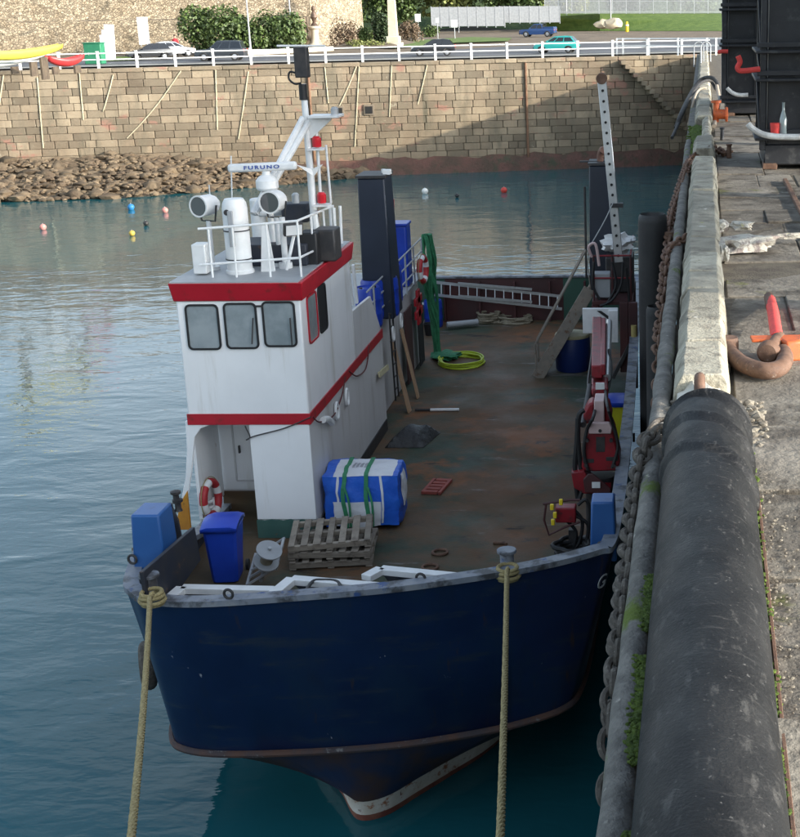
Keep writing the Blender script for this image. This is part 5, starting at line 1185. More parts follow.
# rear clutter between mast and rail
b = MB(); q = aty(297, 212, 26.2); b.box(q, (.5, .4, .35)); b.build('instrument_box', 'bulwark_in', boat, bevel=.03)
b = MB(); q = aty(270, 208, 26.4); b.box(q, (.5, .3, .3), rz(.3)); b.build('life_raft', 'white_paint', boat, bevel=.08, seg=3)
b = MB(); q = aty(258, 214, 26.4); b.cyl((q.x, 26.4, RZF), (q.x, 26.4, q.z + .3), .14, n=16); b.build('life_raft', 'white_paint', boat, bevel=.04)
# radar
RY = 24.9
a, c = aty(228, 168.5, RY), aty(297, 165.5, RY); ctr = (a + c) / 2; dirn = (c - a).normalized()
ra = MB(); ra.beam(a, c, .13, .15); rad_ = ra.build('radar', 'white_paint', boat, bevel=.05, seg=3)
p0, p1 = aty(264, 190, RY), aty(264, 171, RY); b = MB(); b.lathe((ctr.x + .06, RY, p0.z), [(.17, 0), (.2, .04), (.2, .17), (.14, .24), (.08, .27), (.07, p1.z - p0.z)], n=22); b.build('scanner_unit', 'white_paint', rad_)
b = MB(); b.cyl((ctr.x + .1, RY, RZF), (ctr.x + .06, RY, p0.z), .06, n=12); b.build('scanner_post', 'white_paint', rad_)
vs_, fs_ = text_mesh('FURUNO', .105, .003, .0022, 1.3); m_ = MB(); zc = V((0, 0, 1))
m_.add([ctr + dirn * (q.x * 1.28 + .0) + zc * q.y * .85 + V((0, -.071 - q.z, 0)) for q in vs_], fs_); m_.build('lettering', 'logo_blue', rad_, smooth=0)

# ---- twin funnels
def funnel(x0, x1, ytop, Y0, dp, zb_, name='funnel'):
    p, q = aty(x0, ytop, Y0), aty(x1, ytop, Y0); b = MB(); w = q.x - p.x
    b.add([(p.x - .03, Y0 - .08, zb_), (q.x + .06, Y0 - .08, zb_), (q.x + .06, Y0 + dp + .1, zb_), (p.x - .03, Y0 + dp + .1, zb_), (p.x, Y0, p.z), (q.x, Y0, p.z), (q.x, Y0 + dp, p.z + .05), (p.x, Y0 + dp, p.z + .05)],
          [(0, 3, 2, 1), (4, 5, 6, 7), (0, 1, 5, 4), (1, 2, 6, 5), (2, 3, 7, 6), (3, 0, 4, 7)]); f_ = b.build(name, 'funnel', boat, bevel=.03)
    b = MB(); b.box(((p.x + q.x) / 2, Y0 + dp / 2, p.z + .04), (w + .06, dp + .08, .06)); b.build('top_plate', 'dark_steel', f_)
    return f_, p, q
f1, p, q = funnel(357, 384, 179, 31.0, .9, 5.12)
b = MB(); b.cyl((q.x - .1, 31.5, q.z), (q.x - .1, 31.5, q.z + .16), .05, n=10); b.box((q.x + .02, 31.3, q.z + .12), (.16, .2, .1)); b.build('deck_lamp', 'white_paint', f1)
f2, p, q = funnel(589, 611, 166, 35.2, .9, 4.9)
b = MB(); cx_ = (p.x + q.x) / 2; b.tube(catmull([(cx_, 35.6, q.z), (cx_, 35.6, q.z + .22), (cx_ + .05, 35.5, q.z + .36), (cx_ + .1, 35.3, q.z + .38)], 5), .09, 14); b.build('exhaust_elbow', 'exhaust', f2)
b = MB(); b.box((cx_ - .1, 35.6, q.z + .07), (.85, .1, .04)); b.build('top_bar', 'dark_steel', f2)
b = MB(); b.cyl((p.x - .12, 35.2, 5.2), (p.x - .12, 35.2, q.z - .5), .03, n=8); b.build('vent_pipe', 'dark_steel', f2)
# red jack staff behind the port funnel
b = MB(); a, c = aty(392, 236, 34.4), aty(389, 178, 34.4); b.tube([a, c], .03, 8); js = b.build('jack_staff', 'white_paint', boat); b = MB(); b.tube([aty(391, 225, 34.4), aty(390, 199, 34.4)], lambda t: .09 + .03 * math.sin(t * 9), 10); plabel(b.build('furled_flag', 'band_red', js), 'furled red flag')
# boat deck side rails
tp = [atx(360, 300, HX1 - .1), atx(378, 281, HX1 - .1), atx(396, 262, HX1 - .1), atx(408, 247, HX1 - .1)]
tp = [V((HX1 - .12, y, 6.1)) for y in (29.2, 31.2, 33.4, 36.2)]
for dz in (0, -.33, -.66):
    b = MB(); b.tube([p + V((0, 0, dz)) for p in tp], .02, 8); b.build('guard_rail', 'grey_paint', boat)
for y in (29.9, 31.2, 32.5, 33.8, 35.0, 36.2): b = MB(); b.cyl((HX1 - .12, y, 5.1), (HX1 - .12, y, 6.12), .022, n=8); b.build('stanchion', 'grey_paint', boat)
# white folded steps behind the wheelhouse
for k in range(3):
    a, c = atx(343 + k * 5, 268 - k * 1.5, -6.33), atx(348 + k * 4.5, 306 - k * 1.5, -6.33); b = MB(); b.beam(a, c, .05, .09); b.build('grating', 'white_paint', boat)

# ---- crane on the starboard bow
CYY = 22.8
cb = aty(600, 500, CYY); cxx = cb.x
b = MB(); b.cyl((cxx, CYY + .2, DZ), (cxx, CYY + .2, 4.1), .26, n=20); b.cyl((cxx, CYY + .2, DZ), (cxx, CYY + .2, DZ + .08), .4, n=20); crane = b.build('crane', 'dark_steel', boat)
def poly(nm, pts, Y_, dp, m, bev=.015): b = MB(); b.prism([aty(x, y, Y_) for x, y in pts], (0, 0, 0), (0, dp, 0)); return b.build(nm, m, crane, bevel=bev)
poly('bracket', [(571, 473), (584, 471), (590, 482), (611, 487), (611, 493), (584, 494), (574, 488)], CYY - .2, .5, 'crane_red')
poly('lug', [(583, 480), (588, 474), (593, 474), (611, 489), (610, 493), (585, 493)], CYY - .26, .05, 'maroon')
poly('housing', [(581, 467), (586, 436), (590, 429), (611, 428), (614, 436), (620, 462), (617, 471), (584, 472)], CYY - .1, .75, 'crane_red', .03)
poly('housing_plate', [(588, 428), (591, 423), (609, 423), (612, 428), (611, 434), (589, 434)], CYY - .16, .1, 'crane_pale')
for x0, x1, y0, y1 in ((583, 594, 459, 463), (606, 618, 457, 461), (596, 605, 437, 452)): poly('slot', [(x0, y1), (x1, y1), (x1, y0), (x0, y0)], CYY - .106, .02, 'dark_steel', .004)
poly('boom_face', [(594, 426), (594, 401), (604, 401), (604.5, 426)], CYY + .1, .5, 'crane_pale')
poly('side_cylinder', [(584, 424), (583, 414), (588, 404), (594, 402), (594, 424)], CYY + .2, .4, 'crane_red', .04); poly('side_cylinder', [(604.5, 424), (604.5, 402), (609, 404), (612, 416), (610, 424)], CYY + .2, .4, 'crane_red', .04)
# boom folded aft
b = MB(); a, c = aty(600, 398, 24.0), aty(599, 334, 30.2); b.beam(a, c, .30, .34); b.build('boom', 'crane_red', crane, bevel=.03)
b = MB(); b.beam(aty(597, 372, 24.6), aty(597, 322, 30.0), .2, .24); b.beam(aty(603, 370, 24.6), aty(603.5, 322, 30.0), .10, .2); b.build('jib', 'crane_red', crane, bevel=.02)
b = MB(); b.cyl(aty(607, 378, 25.0), aty(609, 322, 30.3), .07, n=12); b.build('ram', 'aluminium', crane)
b = MB(); b.box(aty(600, 386, 24.0), (.16, .03, .12)); b.build('maker_plate', 'white_paint', crane)
for pp in ([(581, 470), (578, 440), (579, 416), (584, 410)], [(578, 500), (575, 470), (577, 440), (578, 418)]):
    b = MB(); b.tube(catmull([aty(x, y, CYY - .05) for x, y in pp], 6), .045, 8); b.build('hydraulic_hose', 'gasket', crane)
# white panels with black stripe (crane outrigger boards)
b = MB(); p, q = aty(583, 333, 31.5), aty(618, 308, 31.5); b.box(((p.x + q.x) / 2, 31.5, (p.z + q.z) / 2), (q.x - p.x, .1, q.z - p.z)); op = b.build('outrigger_panel', 'white_paint', boat, bevel=.01)
b = MB(); b.prism([aty(597, 311, 31.43), aty(601, 311, 31.43), aty(611, 318, 31.43), aty(609, 320, 31.43)], (0, 0, 0), (0, .03, 0)); b.build('stripe', 'gasket', op)
b = MB(); p, q = aty(609, 342, 31.2), aty(618, 310, 31.2); b.box(((p.x + q.x) / 2, 31.2, (p.z + q.z) / 2), (q.x - p.x, .14, q.z - p.z)); b.build('post', 'white_paint', op, bevel=.01)

# ---- starboard platform with stair
PX0, PX1, PY0, PY1, PZ = aty(592, 300, 33.6).x, -.75, 33.6, 36.6, 4.95
b = MB(); b.box(((PX0 + PX1) / 2, (PY0 + PY1) / 2, PZ - .06), (PX1 - PX0, PY1 - PY0, .1)); plat = b.build('platform', 'maroon', boat, bevel=.01)
for x in (PX0 + .06, PX1 - .06):
    for y in (PY0 + .06, PY1 - .06): b = MB(); b.box((x, y, (DZ + PZ - .12) / 2), (.14, .14, PZ - .12 - DZ)); b.build('post', 'maroon', plat, bevel=.01)
for x in (PX0 + .05, PX1 - .05, (PX0 + PX1) / 2):
    b = MB(); b.cyl((x, PY0 + .05, PZ), (x, PY0 + .05, PZ + 1.12), .026, n=8); b.build('stanchion', 'maroon', plat)
for z in (.55, 1.1): b = MB(); b.tube([V((PX0 + .05, PY0 + .05, PZ + z)), V((PX1 - .05, PY0 + .05, PZ + z)), V((PX1 - .05, PY1, PZ + z))], .022, 8); b.build('guard_rail', 'crane_red', plat)
b = MB(); b.box((-1.1, 35.0, PZ + .45), (.7, .9, .9)); b.build('winch_cabinet', 'dark_steel', plat, bevel=.03)
b = MB(); b.blob((-1.15, 34.6, PZ + 1.25), (.42, .32, .24), 5, .35, 3, 2.5); b.build('folded_sheet', 'white_paint', plat, smooth=30)
b = MB(); b.tube(catmull([aty(x, y, 33.4) for x, y in ((623, 262), (621, 285), (612, 300), (600, 306))], 6), .03, 8); b.build('hose', 'gasket', plat)
b = MB(); b.box((PX1 + .0, 33.4, (DZ + PZ) / 2), (.22, .16, PZ - DZ)); b.box((PX1 - .22, 33.42, (DZ + PZ) / 2 + .2), (.2, .12, PZ - DZ - .4)); b.build('pillar', 'maroon', plat, bevel=.01)
s0, s1 = atz(537, 378, DZ), aty(590, 289, 34.2); SY = s0.y
s1 = aty(590, 289, SY + .2)
stair = None
st0 = V((s0.x, SY, DZ)); st1 = V((s1.x, SY + .2, s1.z)); b = MB()
b.beam(st0, st1, .32, .06, (0, 1, 0)); stair = b.build('stair', 'stair_steel', boat, bevel=.008)
b = MB(); b.beam(st0 + V((0, .7, 0)), st1 + V((0, .7, 0)), .06, .24, (0, 1, 0)); b.build('stringer', 'stair_steel', stair)
for i in range(10):
    q = st0.lerp(st1, (i + .6) / 10.4); b = MB(); b.box(q + V((0, .35, .02)), (.24, .66, .035)); b.build('tread', 'stair_steel', stair)
h0, h1 = aty(535, 345, SY), aty(586, 250, SY + .2)
for dy in (0, .7):
    b = MB(); b.tube([st0 + V((0, dy, 0)), V((h0.x, SY + dy, h0.z)), V((h1.x, SY + .2 + dy, h1.z)), V((h1.x + .1, SY + .2 + dy, st1.z))], .028, 8); b.build('handrail', 'stair_steel', stair)
# perforated boom standing on the platform
a, c = aty(619, 262, 34.0), aty(602, 82, 34.0); b = MB(); b.beam(a, c, .21, .14, (0, 1, 0)); pb = b.build('perforated_boom', 'aluminium', boat, bevel=.01)
dv = (c - a).normalized()
for i in range(17):
    q = a.lerp(c, (i + .7) / 17.5); b = MB(); b.cyl(q + V((0, -.075, 0)), q + V((0, -.115, 0)), .032, n=10); b.build('hole', 'black_void', pb)
b = MB(); b.cyl(c + dv * .08 + V((0, -.12, 0)), c + dv * .08 + V((0, .12, 0)), .13, n=24); b.build('sheave', 'rust', pb, bevel=.015)
b = MB(); b.box(aty(617, 205, 34.0) + V((0, -.03, 0)), (.3, .2, .1)); b.build('clamp', 'dark_steel', pb)
b = MB(); b.tube(catmull([aty(x, y, 33.8) for x, y in ((613, 203), (605, 220), (596, 236), (590, 246))], 5), .014, 6); b.build('stay_wire', 'galv', pb)

# small fittings that crowd the crane and the platform
for k, (pp, r_) in enumerate([([(588, 470), (584, 452), (587, 430), (594, 415), (596, 396)], .03), ([(612, 468), (618, 446), (613, 425), (607, 404), (605, 385)], .028), ([(592, 400), (588, 385), (591, 360), (594, 335)], .025), ([(606, 396), (611, 372), (609, 350)], .03), ([(579, 500), (584, 488), (592, 480)], .035)]):
    b = MB(); b.tube(catmull([aty(x, y, CYY - .14 if y > 400 else 24.0 + (400 - y) * .06) for x, y in pp], 6), r_, 8); b.build('hydraulic_hose', 'gasket', crane)
for x, y in ((587, 441), (611, 441), (586, 466), (614, 466), (600, 431), (592, 478), (604, 486)):
    b = MB(); q = aty(x, y, CYY - .18); b.cyl(q, q + V((0, .1, 0)), .03, n=8); b.build('bolt', 'dark_steel', crane)
b = MB(); b.box(aty(596, 485, CYY - .3), (.14, .03, .1)); b.build('maker_plate', 'white_paint', crane)
b = MB(); b.cyl(aty(583, 425, CYY + .1), aty(590, 386, 24.4), .055, n=12); b.build('lift_ram', 'dark_steel', crane)
for k, pp in enumerate([[(594, 262), (593, 285), (600, 300)], [(626, 268), (629, 300), (627, 335)], [(612, 262), (616, 285), (606, 305)]]):
    b = MB(); b.tube(catmull([aty(x, y, 33.5) for x, y in pp], 6), .032, 8); b.build('hose', 'gasket', plat)
b = MB(); b.tube(catmull([(PX0 + .02, 33.5, PZ + 1.1), (PX0 - .05, 33.45, PZ + 1.35), (PX0 + .12, 33.4, PZ + 1.42), (PX0 + .2, 33.4, PZ + .9)], 6), .035, 8); b.build('vent_pipe', 'crane_pale', plat)
b = MB(); b.cyl((PX1 + .02, 33.28, 3.2), (PX1 + .02, 33.28, 4.4), .07, n=12); b.build('yellow_tube', 'tank_yellow', plat)
b = MB(); b.beam((PX1 - .5, 33.3, 3.1), (PX1 - .1, 33.3, 3.9), .08, .3, (0, 1, 0)); b.build('strut', 'dark_steel', plat)
b = MB(); b.box((PX0 + .25, 33.9, PZ + .35), (.4, .4, .6)); b.build('control_box', 'grey_paint', plat, bevel=.02)

# ---------------------------------------------------------------- loose things on the boat
mat('bin_blue', (.012, .05, .42), (.014, .06, .46), 3, .38); mat('bin_yellow', (.55, .52, .02), (.5, .47, .02), 3, .45); mat('drum_blue', (.010, .04, .33), (.013, .05, .38), 3, .35)
mat('pallet_wood', (.20, .165, .13), (.29, .25, .20), 3, .9, bump=.004, bscale=60, stretch=(1, 1, 6), rnd=.3, spots=[((.12, .10, .08), 6, .62, .06)])
mat('plank_wood', (.33, .2, .11), (.42, .27, .16), 3, .8, stretch=(3, 3, .4)); mat('bag_blue', (.015, .10, .55), (.02, .13, .62), 4, .4, bump=.02, bscale=6); mat('bag_white', (.72, .73, .76), (.66, .67, .70), 4, .5, bump=.012, bscale=8)
mat('strap_green', (.03, .20, .09), (.04, .25, .12), 12, .7); mat('rope_tan', (.24, .19, .085), (.37, .30, .145), 30, .9, bump=.006, bscale=120); mat('rope_old', (.2, .17, .12), (.28, .24, .17), 20, .9)
mat('hose_lime', (.45, .55, .03), (.38, .47, .03), 9, .5); mat('buoy_ring_red', (.38, .02, .025), rough=.55); mat('net_green', (.02, .14, .06), (.03, .2, .09), 9, .8, bump=.02, bscale=40)
mat('tarp_black', (.014, .014, .015), (.035, .034, .032), 5, .45, bump=.03, bscale=7, spots=[((.12, .11, .10), 8, .66, .06)]); mat('crate_red', (.32, .07, .05), (.26, .06, .045), 4, .7); mat('print_grey', (.3, .31, .34), rough=.7)
mat('tank_blue', (.006, .022, .12), rough=.45); mat('tank_cream', (.5, .45, .28), (.42, .37, .22), 4, .7)

def wheelie_bin(c, s_, ang, body, lid, label, name='wheelie_bin'):
    c = V(c); R = rz(ang); P = lambda x, y, z: R @ V((x, y, z)) * s_ + c; t = thing(name, c, label, 'bin'); b = MB()
    lv = [(.22, .26, .02), (.23, .28, .12), (.285, .36, .98), (.30, .37, .99), (.30, .37, 1.02)]; rings = []
    for w, d, z in lv: rings.append([P(x, y, z) for x, y in ((-w + .05, -d), (w - .05, -d), (w, -d + .05), (w, d - .05), (w - .05, d), (-w + .05, d), (-w, d - .05), (-w, -d + .05))])
    b.add([p for r_ in rings for p in r_], [(i * 8 + j, i * 8 + (j + 1) % 8, (i + 1) * 8 + (j + 1) % 8, (i + 1) * 8 + j) for i in range(4) for j in range(8)] + [tuple(range(8))[::-1], tuple(range(32, 40))]); b.build('body', body, t, bevel=.01)
    b = MB(); rows = []
    for i in range(7):
        y = -.42 + .80 * i / 6; z = 1.03 + .10 * math.sin(math.pi * (.12 + .76 * i / 6)); rows.append([P(-.315, y, z - .06), P(-.31, y, z), P(-.2, y, z + .035), P(.2, y, z + .035), P(.31, y, z), P(.315, y, z - .06)])
    for i in range(6): b.add(rows[i] + rows[i + 1], [(j, j + 1, 7 + j, 6 + j) for j in range(5)])
    b.add(rows[0], [(0, 1, 2, 3, 4, 5)]); b.add(rows[-1], [(0, 1, 2, 3, 4, 5)]); ld = b.build('lid', lid, t, smooth=40); ld.modifiers.new('s', 'SOLIDIFY').thickness = .012
    b = MB(); b.tube([P(-.26, .44, 1.0), P(.26, .44, 1.0)], .018 * s_, 8); b.build('handle', body, t)
    for sx in (-1, 1): b = MB(); b.cyl(P(sx * .26, .36, .1), P(sx * .31, .36, .1), .1 * s_, n=16); b.build('wheel', 'tyre', t)
    return t
q = atz(222, 586, DZ); wheelie_bin((q.x, q.y + .35, DZ), .95, rad(6), 'bin_blue', 'bin_blue', 'bright blue wheeled bin beside the white wheelhouse column')
q = aty(620, 440, 28.5); wheelie_bin((q.x, 28.6, DZ), 1.0, rad(0), 'bin_yellow', 'bin_blue', 'yellow wheeled bin with blue lid behind the red crane')

def drum(c, label, r_=.29, h_=.89, m='drum_blue', name='plastic_drum', cat='drum', group=None):
    c = V(c); t = thing(name, c, label, cat, group); b = MB()
    b.lathe(c, [(r_ * .9, 0), (r_ * .98, .04), (r_, .1), (r_, h_ * .3), (r_ * 1.03, h_ * .33), (r_ * 1.03, h_ * .37), (r_, h_ * .4), (r_, h_ * .66), (r_ * 1.03, h_ * .69), (r_ * 1.03, h_ * .73), (r_, h_ * .76), (r_, h_ * .93), (r_ * .94, h_ * .98), (r_ * .93, h_), (r_ * .86, h_), (r_ * .85, h_ - .03), (.02, h_ - .03)], n=26); b.build('shell', m, t)
    for k, a in enumerate((.6, 3.7)): b = MB(); b.cyl(c + V((r_ * .55 * math.cos(a), r_ * .55 * math.sin(a), h_ - .04)), c + V((r_ * .55 * math.cos(a), r_ * .55 * math.sin(a), h_ + .005)), .04, n=12); b.build('bung', 'gasket', t)
    return t
for px, py, lb in ((367.5, 287, 'blue plastic drum on the boat deck, closest to the wheelhouse'), (385, 277, 'blue plastic drum on boat deck beside the railing middle'), (389, 265, 'blue plastic drum on boat deck before the tall blue container'), (373, 279, 'blue plastic drum on boat deck tucked against the funnel')):
    q = atz(px, py, 6.02); drum((q.x, q.y, 5.13), lb)
p, q = aty(388, 262, 34.6), aty(406, 226, 34.6); t = thing('tall_container', (p.x, 34.6, 5.13), 'tall square blue plastic container on the boat deck behind drums', 'container')
b = MB(); b.box(((p.x + q.x) / 2, 34.9, (5.13 + q.z) / 2), (q.x - p.x, .6, q.z - 5.13)); b.build('body', 'drum_blue', t, bevel=.05, seg=3); b = MB(); b.box(((p.x + q.x) / 2, 34.9, q.z + .02), (q.x - p.x + .05, .65, .07)); b.build('lid', 'drum_blue', t, bevel=.02)
q = atz(433, 328, DZ); drum((q.x, q.y + .2, DZ), 'dark blue drum standing by the stern bulwark ladder', .27, .8)
q = atz(430, 335, DZ); t = thing('black_bucket', q, 'black bucket on deck in front of the stern drum', 'bucket'); b = MB(); b.lathe(q, [(.12, 0), (.13, .01), (.17, .34), (.18, .35), (.16, .35), (.125, .04), (.01, .03)], n=18); b.build('pail', 'gasket', t); b = MB(); b.torus(q + V((0, 0, .33)), .17, .008, (0, 1, 0), 14, 5, 0, math.pi); b.build('handle', 'galv', t)
q = atz(572, 374, DZ); t = thing('deck_tank', (q.x, q.y + .5, DZ), 'round dark blue tank with cream lid under the stair', 'tank'); b = MB()
b.lathe((q.x, q.y + .5, DZ), [(.42, 0), (.45, .05), (.46, .5), (.45, .85), (.43, .9), (.40, .9)], n=26); b.build('shell', 'tank_blue', t); b = MB(); b.lathe((q.x, q.y + .5, DZ + .9), [(.45, -.02), (.46, .02), (.44, .06), (.2, .1), (.01, .1)], n=26); b.build('lid', 'tank_cream', t)

# ---- big wrapped bag
q = atz(362, 531, DZ); BC = V((q.x + .0, q.y + .52, DZ + .56)); BH = V((.70, .52, .50)); BR = rz(rad(3))
def bagpt(d, off=0.0):
    d = V(d); m_ = max(abs(d.x), abs(d.y), abs(d.z)); c_ = d / m_; s_ = d.normalized() * 1.22; p = c_ * .82 + s_ * .18
    p = V((p.x * BH.x, p.y * BH.y, p.z * BH.z)); w = .028 * mnoise.noise(p * 3.1) + .014 * mnoise.noise(p * 8)
    return BR @ (p * (1 + w / .5 + off)) + BC
bag = thing('wrapped_bag', (BC.x, BC.y, DZ), 'blue and white wrapped cargo bundle with green straps on deck', 'cargo bag'); b = MB(); G_ = 14
def face_grid(b, fn, u0, u1, v0, v1, k=G_, off=0):
    g_ = [[bagpt(fn(u0 + (u1 - u0) * i / k, v0 + (v1 - v0) * j / k), off) for j in range(k + 1)] for i in range(k + 1)]
    for i in range(k):
        for j in range(k): b.add([g_[i][j], g_[i + 1][j], g_[i + 1][j + 1], g_[i][j + 1]], [(0, 1, 2, 3)])
FF = {'f': lambda u_, v_: (u_, -1, v_), 'k': lambda u_, v_: (u_, 1, v_), 't': lambda u_, v_: (u_, v_, 1), 'd': lambda u_, v_: (u_, v_, -1), 'l': lambda u_, v_: (-1, u_, v_), 'r': lambda u_, v_: (1, u_, v_)}
for k in FF: face_grid(b, FF[k], -1, 1, -1, 1)
b.build('bundle', 'bag_blue', bag, smooth=70)
for nm, k, u0, u1, v0, v1, m in (('top_panel', 't', -.72, .86, -1, .9, 'bag_white'), ('front_panel', 'f', -.74, .48, -.98, .02, 'bag_white'), ('seam', 'f', -.62, -.56, .02, 1, 'bag_white'), ('seam', 'f', .5, .56, -.9, 1, 'bag_white'), ('side_flap', 'r', -.6, .5, -.3, .8, 'bag_white'), ('print', 't', -.28, .22, -.2, .5, 'print_grey')):
    if nm == 'print':
        b = MB()
        for i in range(5):
            for j in range(6): face_grid(b, FF[k], u0 + .1 * i, u0 + .1 * i + .07, v0 + .11 * j, v0 + .11 * j + .06, 1, .020)
        o = b.build('print', m, bag, smooth=0); o['kind'] = 'stuff'
    else: b = MB(); face_grid(b, FF[k], u0, u1, v0, v1, 12, .012); b.build(nm, m, bag, smooth=70)
for u_ in (-.42, .14):
    pts = [bagpt((u_ + .02 * math.sin(i), -1, -1 + 2 * i / 8), .03) for i in range(9)] + [bagpt((u_, -1 + 2 * i / 8, 1), .03) for i in range(1, 9)] + [bagpt((u_, 1, 1 - 2 * i / 4), .03) for i in range(1, 5)]
    b = MB()
    for a, c in zip(pts[:-1], pts[1:]): b.beam(a, c, .075, .012, (0, -1, .6) if abs(a.z - c.z) > abs(a.y - c.y) else (0, 0, 1))
    b.build('strap', 'strap_green', bag)
    b = MB(); a0 = bagpt((u_ + .04, -1, .55), .05); a1 = bagpt((u_ + .12, -1, -.9), .05)
    b.tube(catmull([a0, a0.lerp(a1, .4) + V((.05, -.05, 0)), a1], 6), .022, 6); b.build('strap_tail', 'strap_green', bag)
# ---- pallets
def pallet(c, R, label):
    c = V(c); t = thing('wooden_pallet', c, label, 'pallet', 'pallets stacked on the foredeck'); w, d = 1.4, 1.1
    bd = lambda nm, x, y, z, dx, dy, dz: (lambda m_: (m_.box(R @ V((x, y, z)) + c, (dx, dy, dz), R), m_.build(nm, 'pallet_wood', t, bevel=.004, seg=1)))(MB())
    for i in range(7): bd('deck_board', -w / 2 + .06 + i * (w - .12) / 6, 0, .132, .105 + .01 * ((i * 7) % 3), d, .02)
    for y in (-d / 2 + .05, 0, d / 2 - .05): bd('stringer', 0, y, .075, w, .08, .09)
    for x in (-w / 2 + .06, 0, w / 2 - .06): bd('base_board', x, 0, .015, .11, d, .022)
q = atz(330, 566, DZ)
PB = V((q.x - .05, q.y + .42, DZ))
pallet(PB + V((.02, .0, 0)), rz(rad(8)), 'weathered wooden pallet at the bottom of the stack'); pallet(PB + V((.04, .02, .16)), rz(rad(4)), 'weathered wooden pallet in the middle of the stack')
pallet(PB + V((.0, .06, .34)), rz(rad(9)) @ ry(rad(-2)) @ rx(rad(3)), 'weathered wooden pallet on top of the stack beside the bundle')
# ---- cable reel and frame beside the pallets
q = atz(268, 583, DZ + .2); rl_ = thing('cable_reel', (q.x, q.y, DZ), 'small grey cable reel leaning beside the pallets', 'reel'); ax = V((.35, -.35, .85)).normalized(); c = V((q.x, q.y + .1, DZ + .62))
for k, h_ in enumerate((-.14, .14)): b = MB(); b.lathe(c + ax * h_, [(.05, 0), (.21, 0), (.21, .03), (.05, .03)], ax, 26); b.build('flange', 'grey_paint', rl_, bevel=.006)
b = MB(); b.cyl(c - ax * .13, c + ax * .13, .1, n=18); b.build('drum', 'rope_old', rl_); b = MB(); b.cyl(c - ax * .6, c + ax * .22, .03, n=10); b.build('spindle', 'galv', rl_)
q0 = atz(250, 585, DZ + .1); fr_ = thing('metal_rack', q0, 'grey metal slatted rack between blue bin and pallets', 'rack')
for i in range(5): b = MB(); a = V((q0.x - .05, q0.y + .14 * i, DZ + .1 + .07 * i)); b.beam(a, a + V((.5, .12, .28)), .04, .03); b.build('slat', 'galv', fr_)
for dx in (0, .5): b = MB(); a = V((q0.x - .05 + dx, q0.y, DZ + .1 + dx * .56)); b.beam(a, a + V((0, .62, .3)), .04, .04); b.build('side_bar', 'galv', fr_)
# ---- deck litter
q = atz(410, 446, DZ); b = MB(); b.add([], []); t = thing('black_sack', q, 'crumpled black sack lying on deck beside the house wall', 'sack')
b = MB(); k = 12; g_ = []
for i in range(k + 1):
    row = []
    for j in range(k + 1):
        x, y = -.5 + i / k, -.5 + j / k; r_ = max(abs(x), abs(y)) * 2; z = .36 * (1 - r_ ** 1.6) + .07 * mnoise.noise(V((x * 5, y * 5, 1))) * (1 - r_ ** 3); row.append(V((q.x + x * .85 + y * .2, q.y + .4 + y * 1.1, DZ + .012 + max(0, z))))
    g_.append(row)
for i in range(k):
    for j in range(k): b.add([g_[i][j], g_[i + 1][j], g_[i + 1][j + 1], g_[i][j + 1]], [(0, 1, 2, 3)])
b.build('sack', 'tarp_black', t, smooth=30)
q = atz(437, 488, DZ); cr = thing('red_grate', q, 'flat red plastic grate with four slots lying on deck', 'grate'); R = rz(rad(-8)) ; w, d = .40, .82
gb = lambda nm, x, y, dx, dy: (lambda m_: (m_.box(R @ V((x + y * .05, y, .035)) + V((q.x, q.y, DZ)), (dx, dy, .06), R), m_.build(nm, 'crate_red', cr, bevel=.008)))(MB())
for sx in (-1, 1): gb('side_bar', sx * (w / 2 - .03), 0, .06, d)
for i in range(5): gb('cross_bar', 0, -d / 2 + .06 + i * (d - .12) / 4, w - .125, .11)
b = MB(); b.box(V((q.x, q.y, DZ + .014)), (w - .05, d - .05, .02), R); b.build('base', 'maroon', cr)
a, c = atz(415, 410, DZ + .04), atz(459, 409.5, DZ + .04); b = MB(); b.tube([a.lerp(c, .35), c], .035, 8); pl_ = b.build('white_pipe', 'white_paint'); tag(pl_, 'short white pipe lying across the deck', 'pipe'); b = MB(); b.tube([a, a.lerp(c, .35)], .03, 8); b.build('grip', 'gasket', pl_)
for px, py, r_, lb in ((440, 552, .13, 'rusty lashing ring flat on deck before the red grate'), (430, 567, .13, 'rusty lashing ring on deck beside the white bow frame')):
    q = atz(px, py, DZ + .03); b = MB(); b.torus(q, r_, .025, (0, 0, 1), 20, 8); tag(b.build('lashing_ring', 'rust'), lb, 'ring')
q = atz(500, 543, DZ + .03); b = MB(); b.tube([q + V((-.12, .02, 0)), q + V((.1, 0, 0)), q + V((.12, -.06, 0))], .03, 8); tag(b.build('iron_hook', 'rust'), 'small rusty iron hook lying on the rusty deck', 'hook')
def coil(name, c, R, r_, turns, m, label, cat='rope', sq=1.0, jit=.05, sd=1, closed_z=.03):
    rr = random.Random(sd); pts = []; c = V(c); k = 26
    for i in range(turns * k):
        a = 2 * math.pi * i / k; q_ = i // k; w = R * (1 + jit * mnoise.noise(V((math.cos(a) * 1.3, math.sin(a) * 1.3, q_ * 1.7 + sd)))) * (1 - .035 * (q_ % 4)); pts.append(c + V((w * math.cos(a), w * math.sin(a) * sq, r_ + closed_z * (q_ % 5) + .012 * mnoise.noise(V((a, q_, sd))))))
    b = MB(); b.tube(pts, r_, 7); return tag(b.build(name, m), label, cat)
q = atz(461, 364, DZ); coil('hose_coil', (q.x, q.y + .1, DZ), .62, .022, 9, 'hose_lime', 'coil of lime yellow hose lying on the rusty deck', 'hose', 1.1, .16, 3)
q = atz(488, 322, DZ); coil('rope_pile', (q.x, q.y, DZ), .3, .035, 7, 'rope_old', 'tangled pile of old rope against the stern bulwark', 'rope', 1, .5, 4, .06)
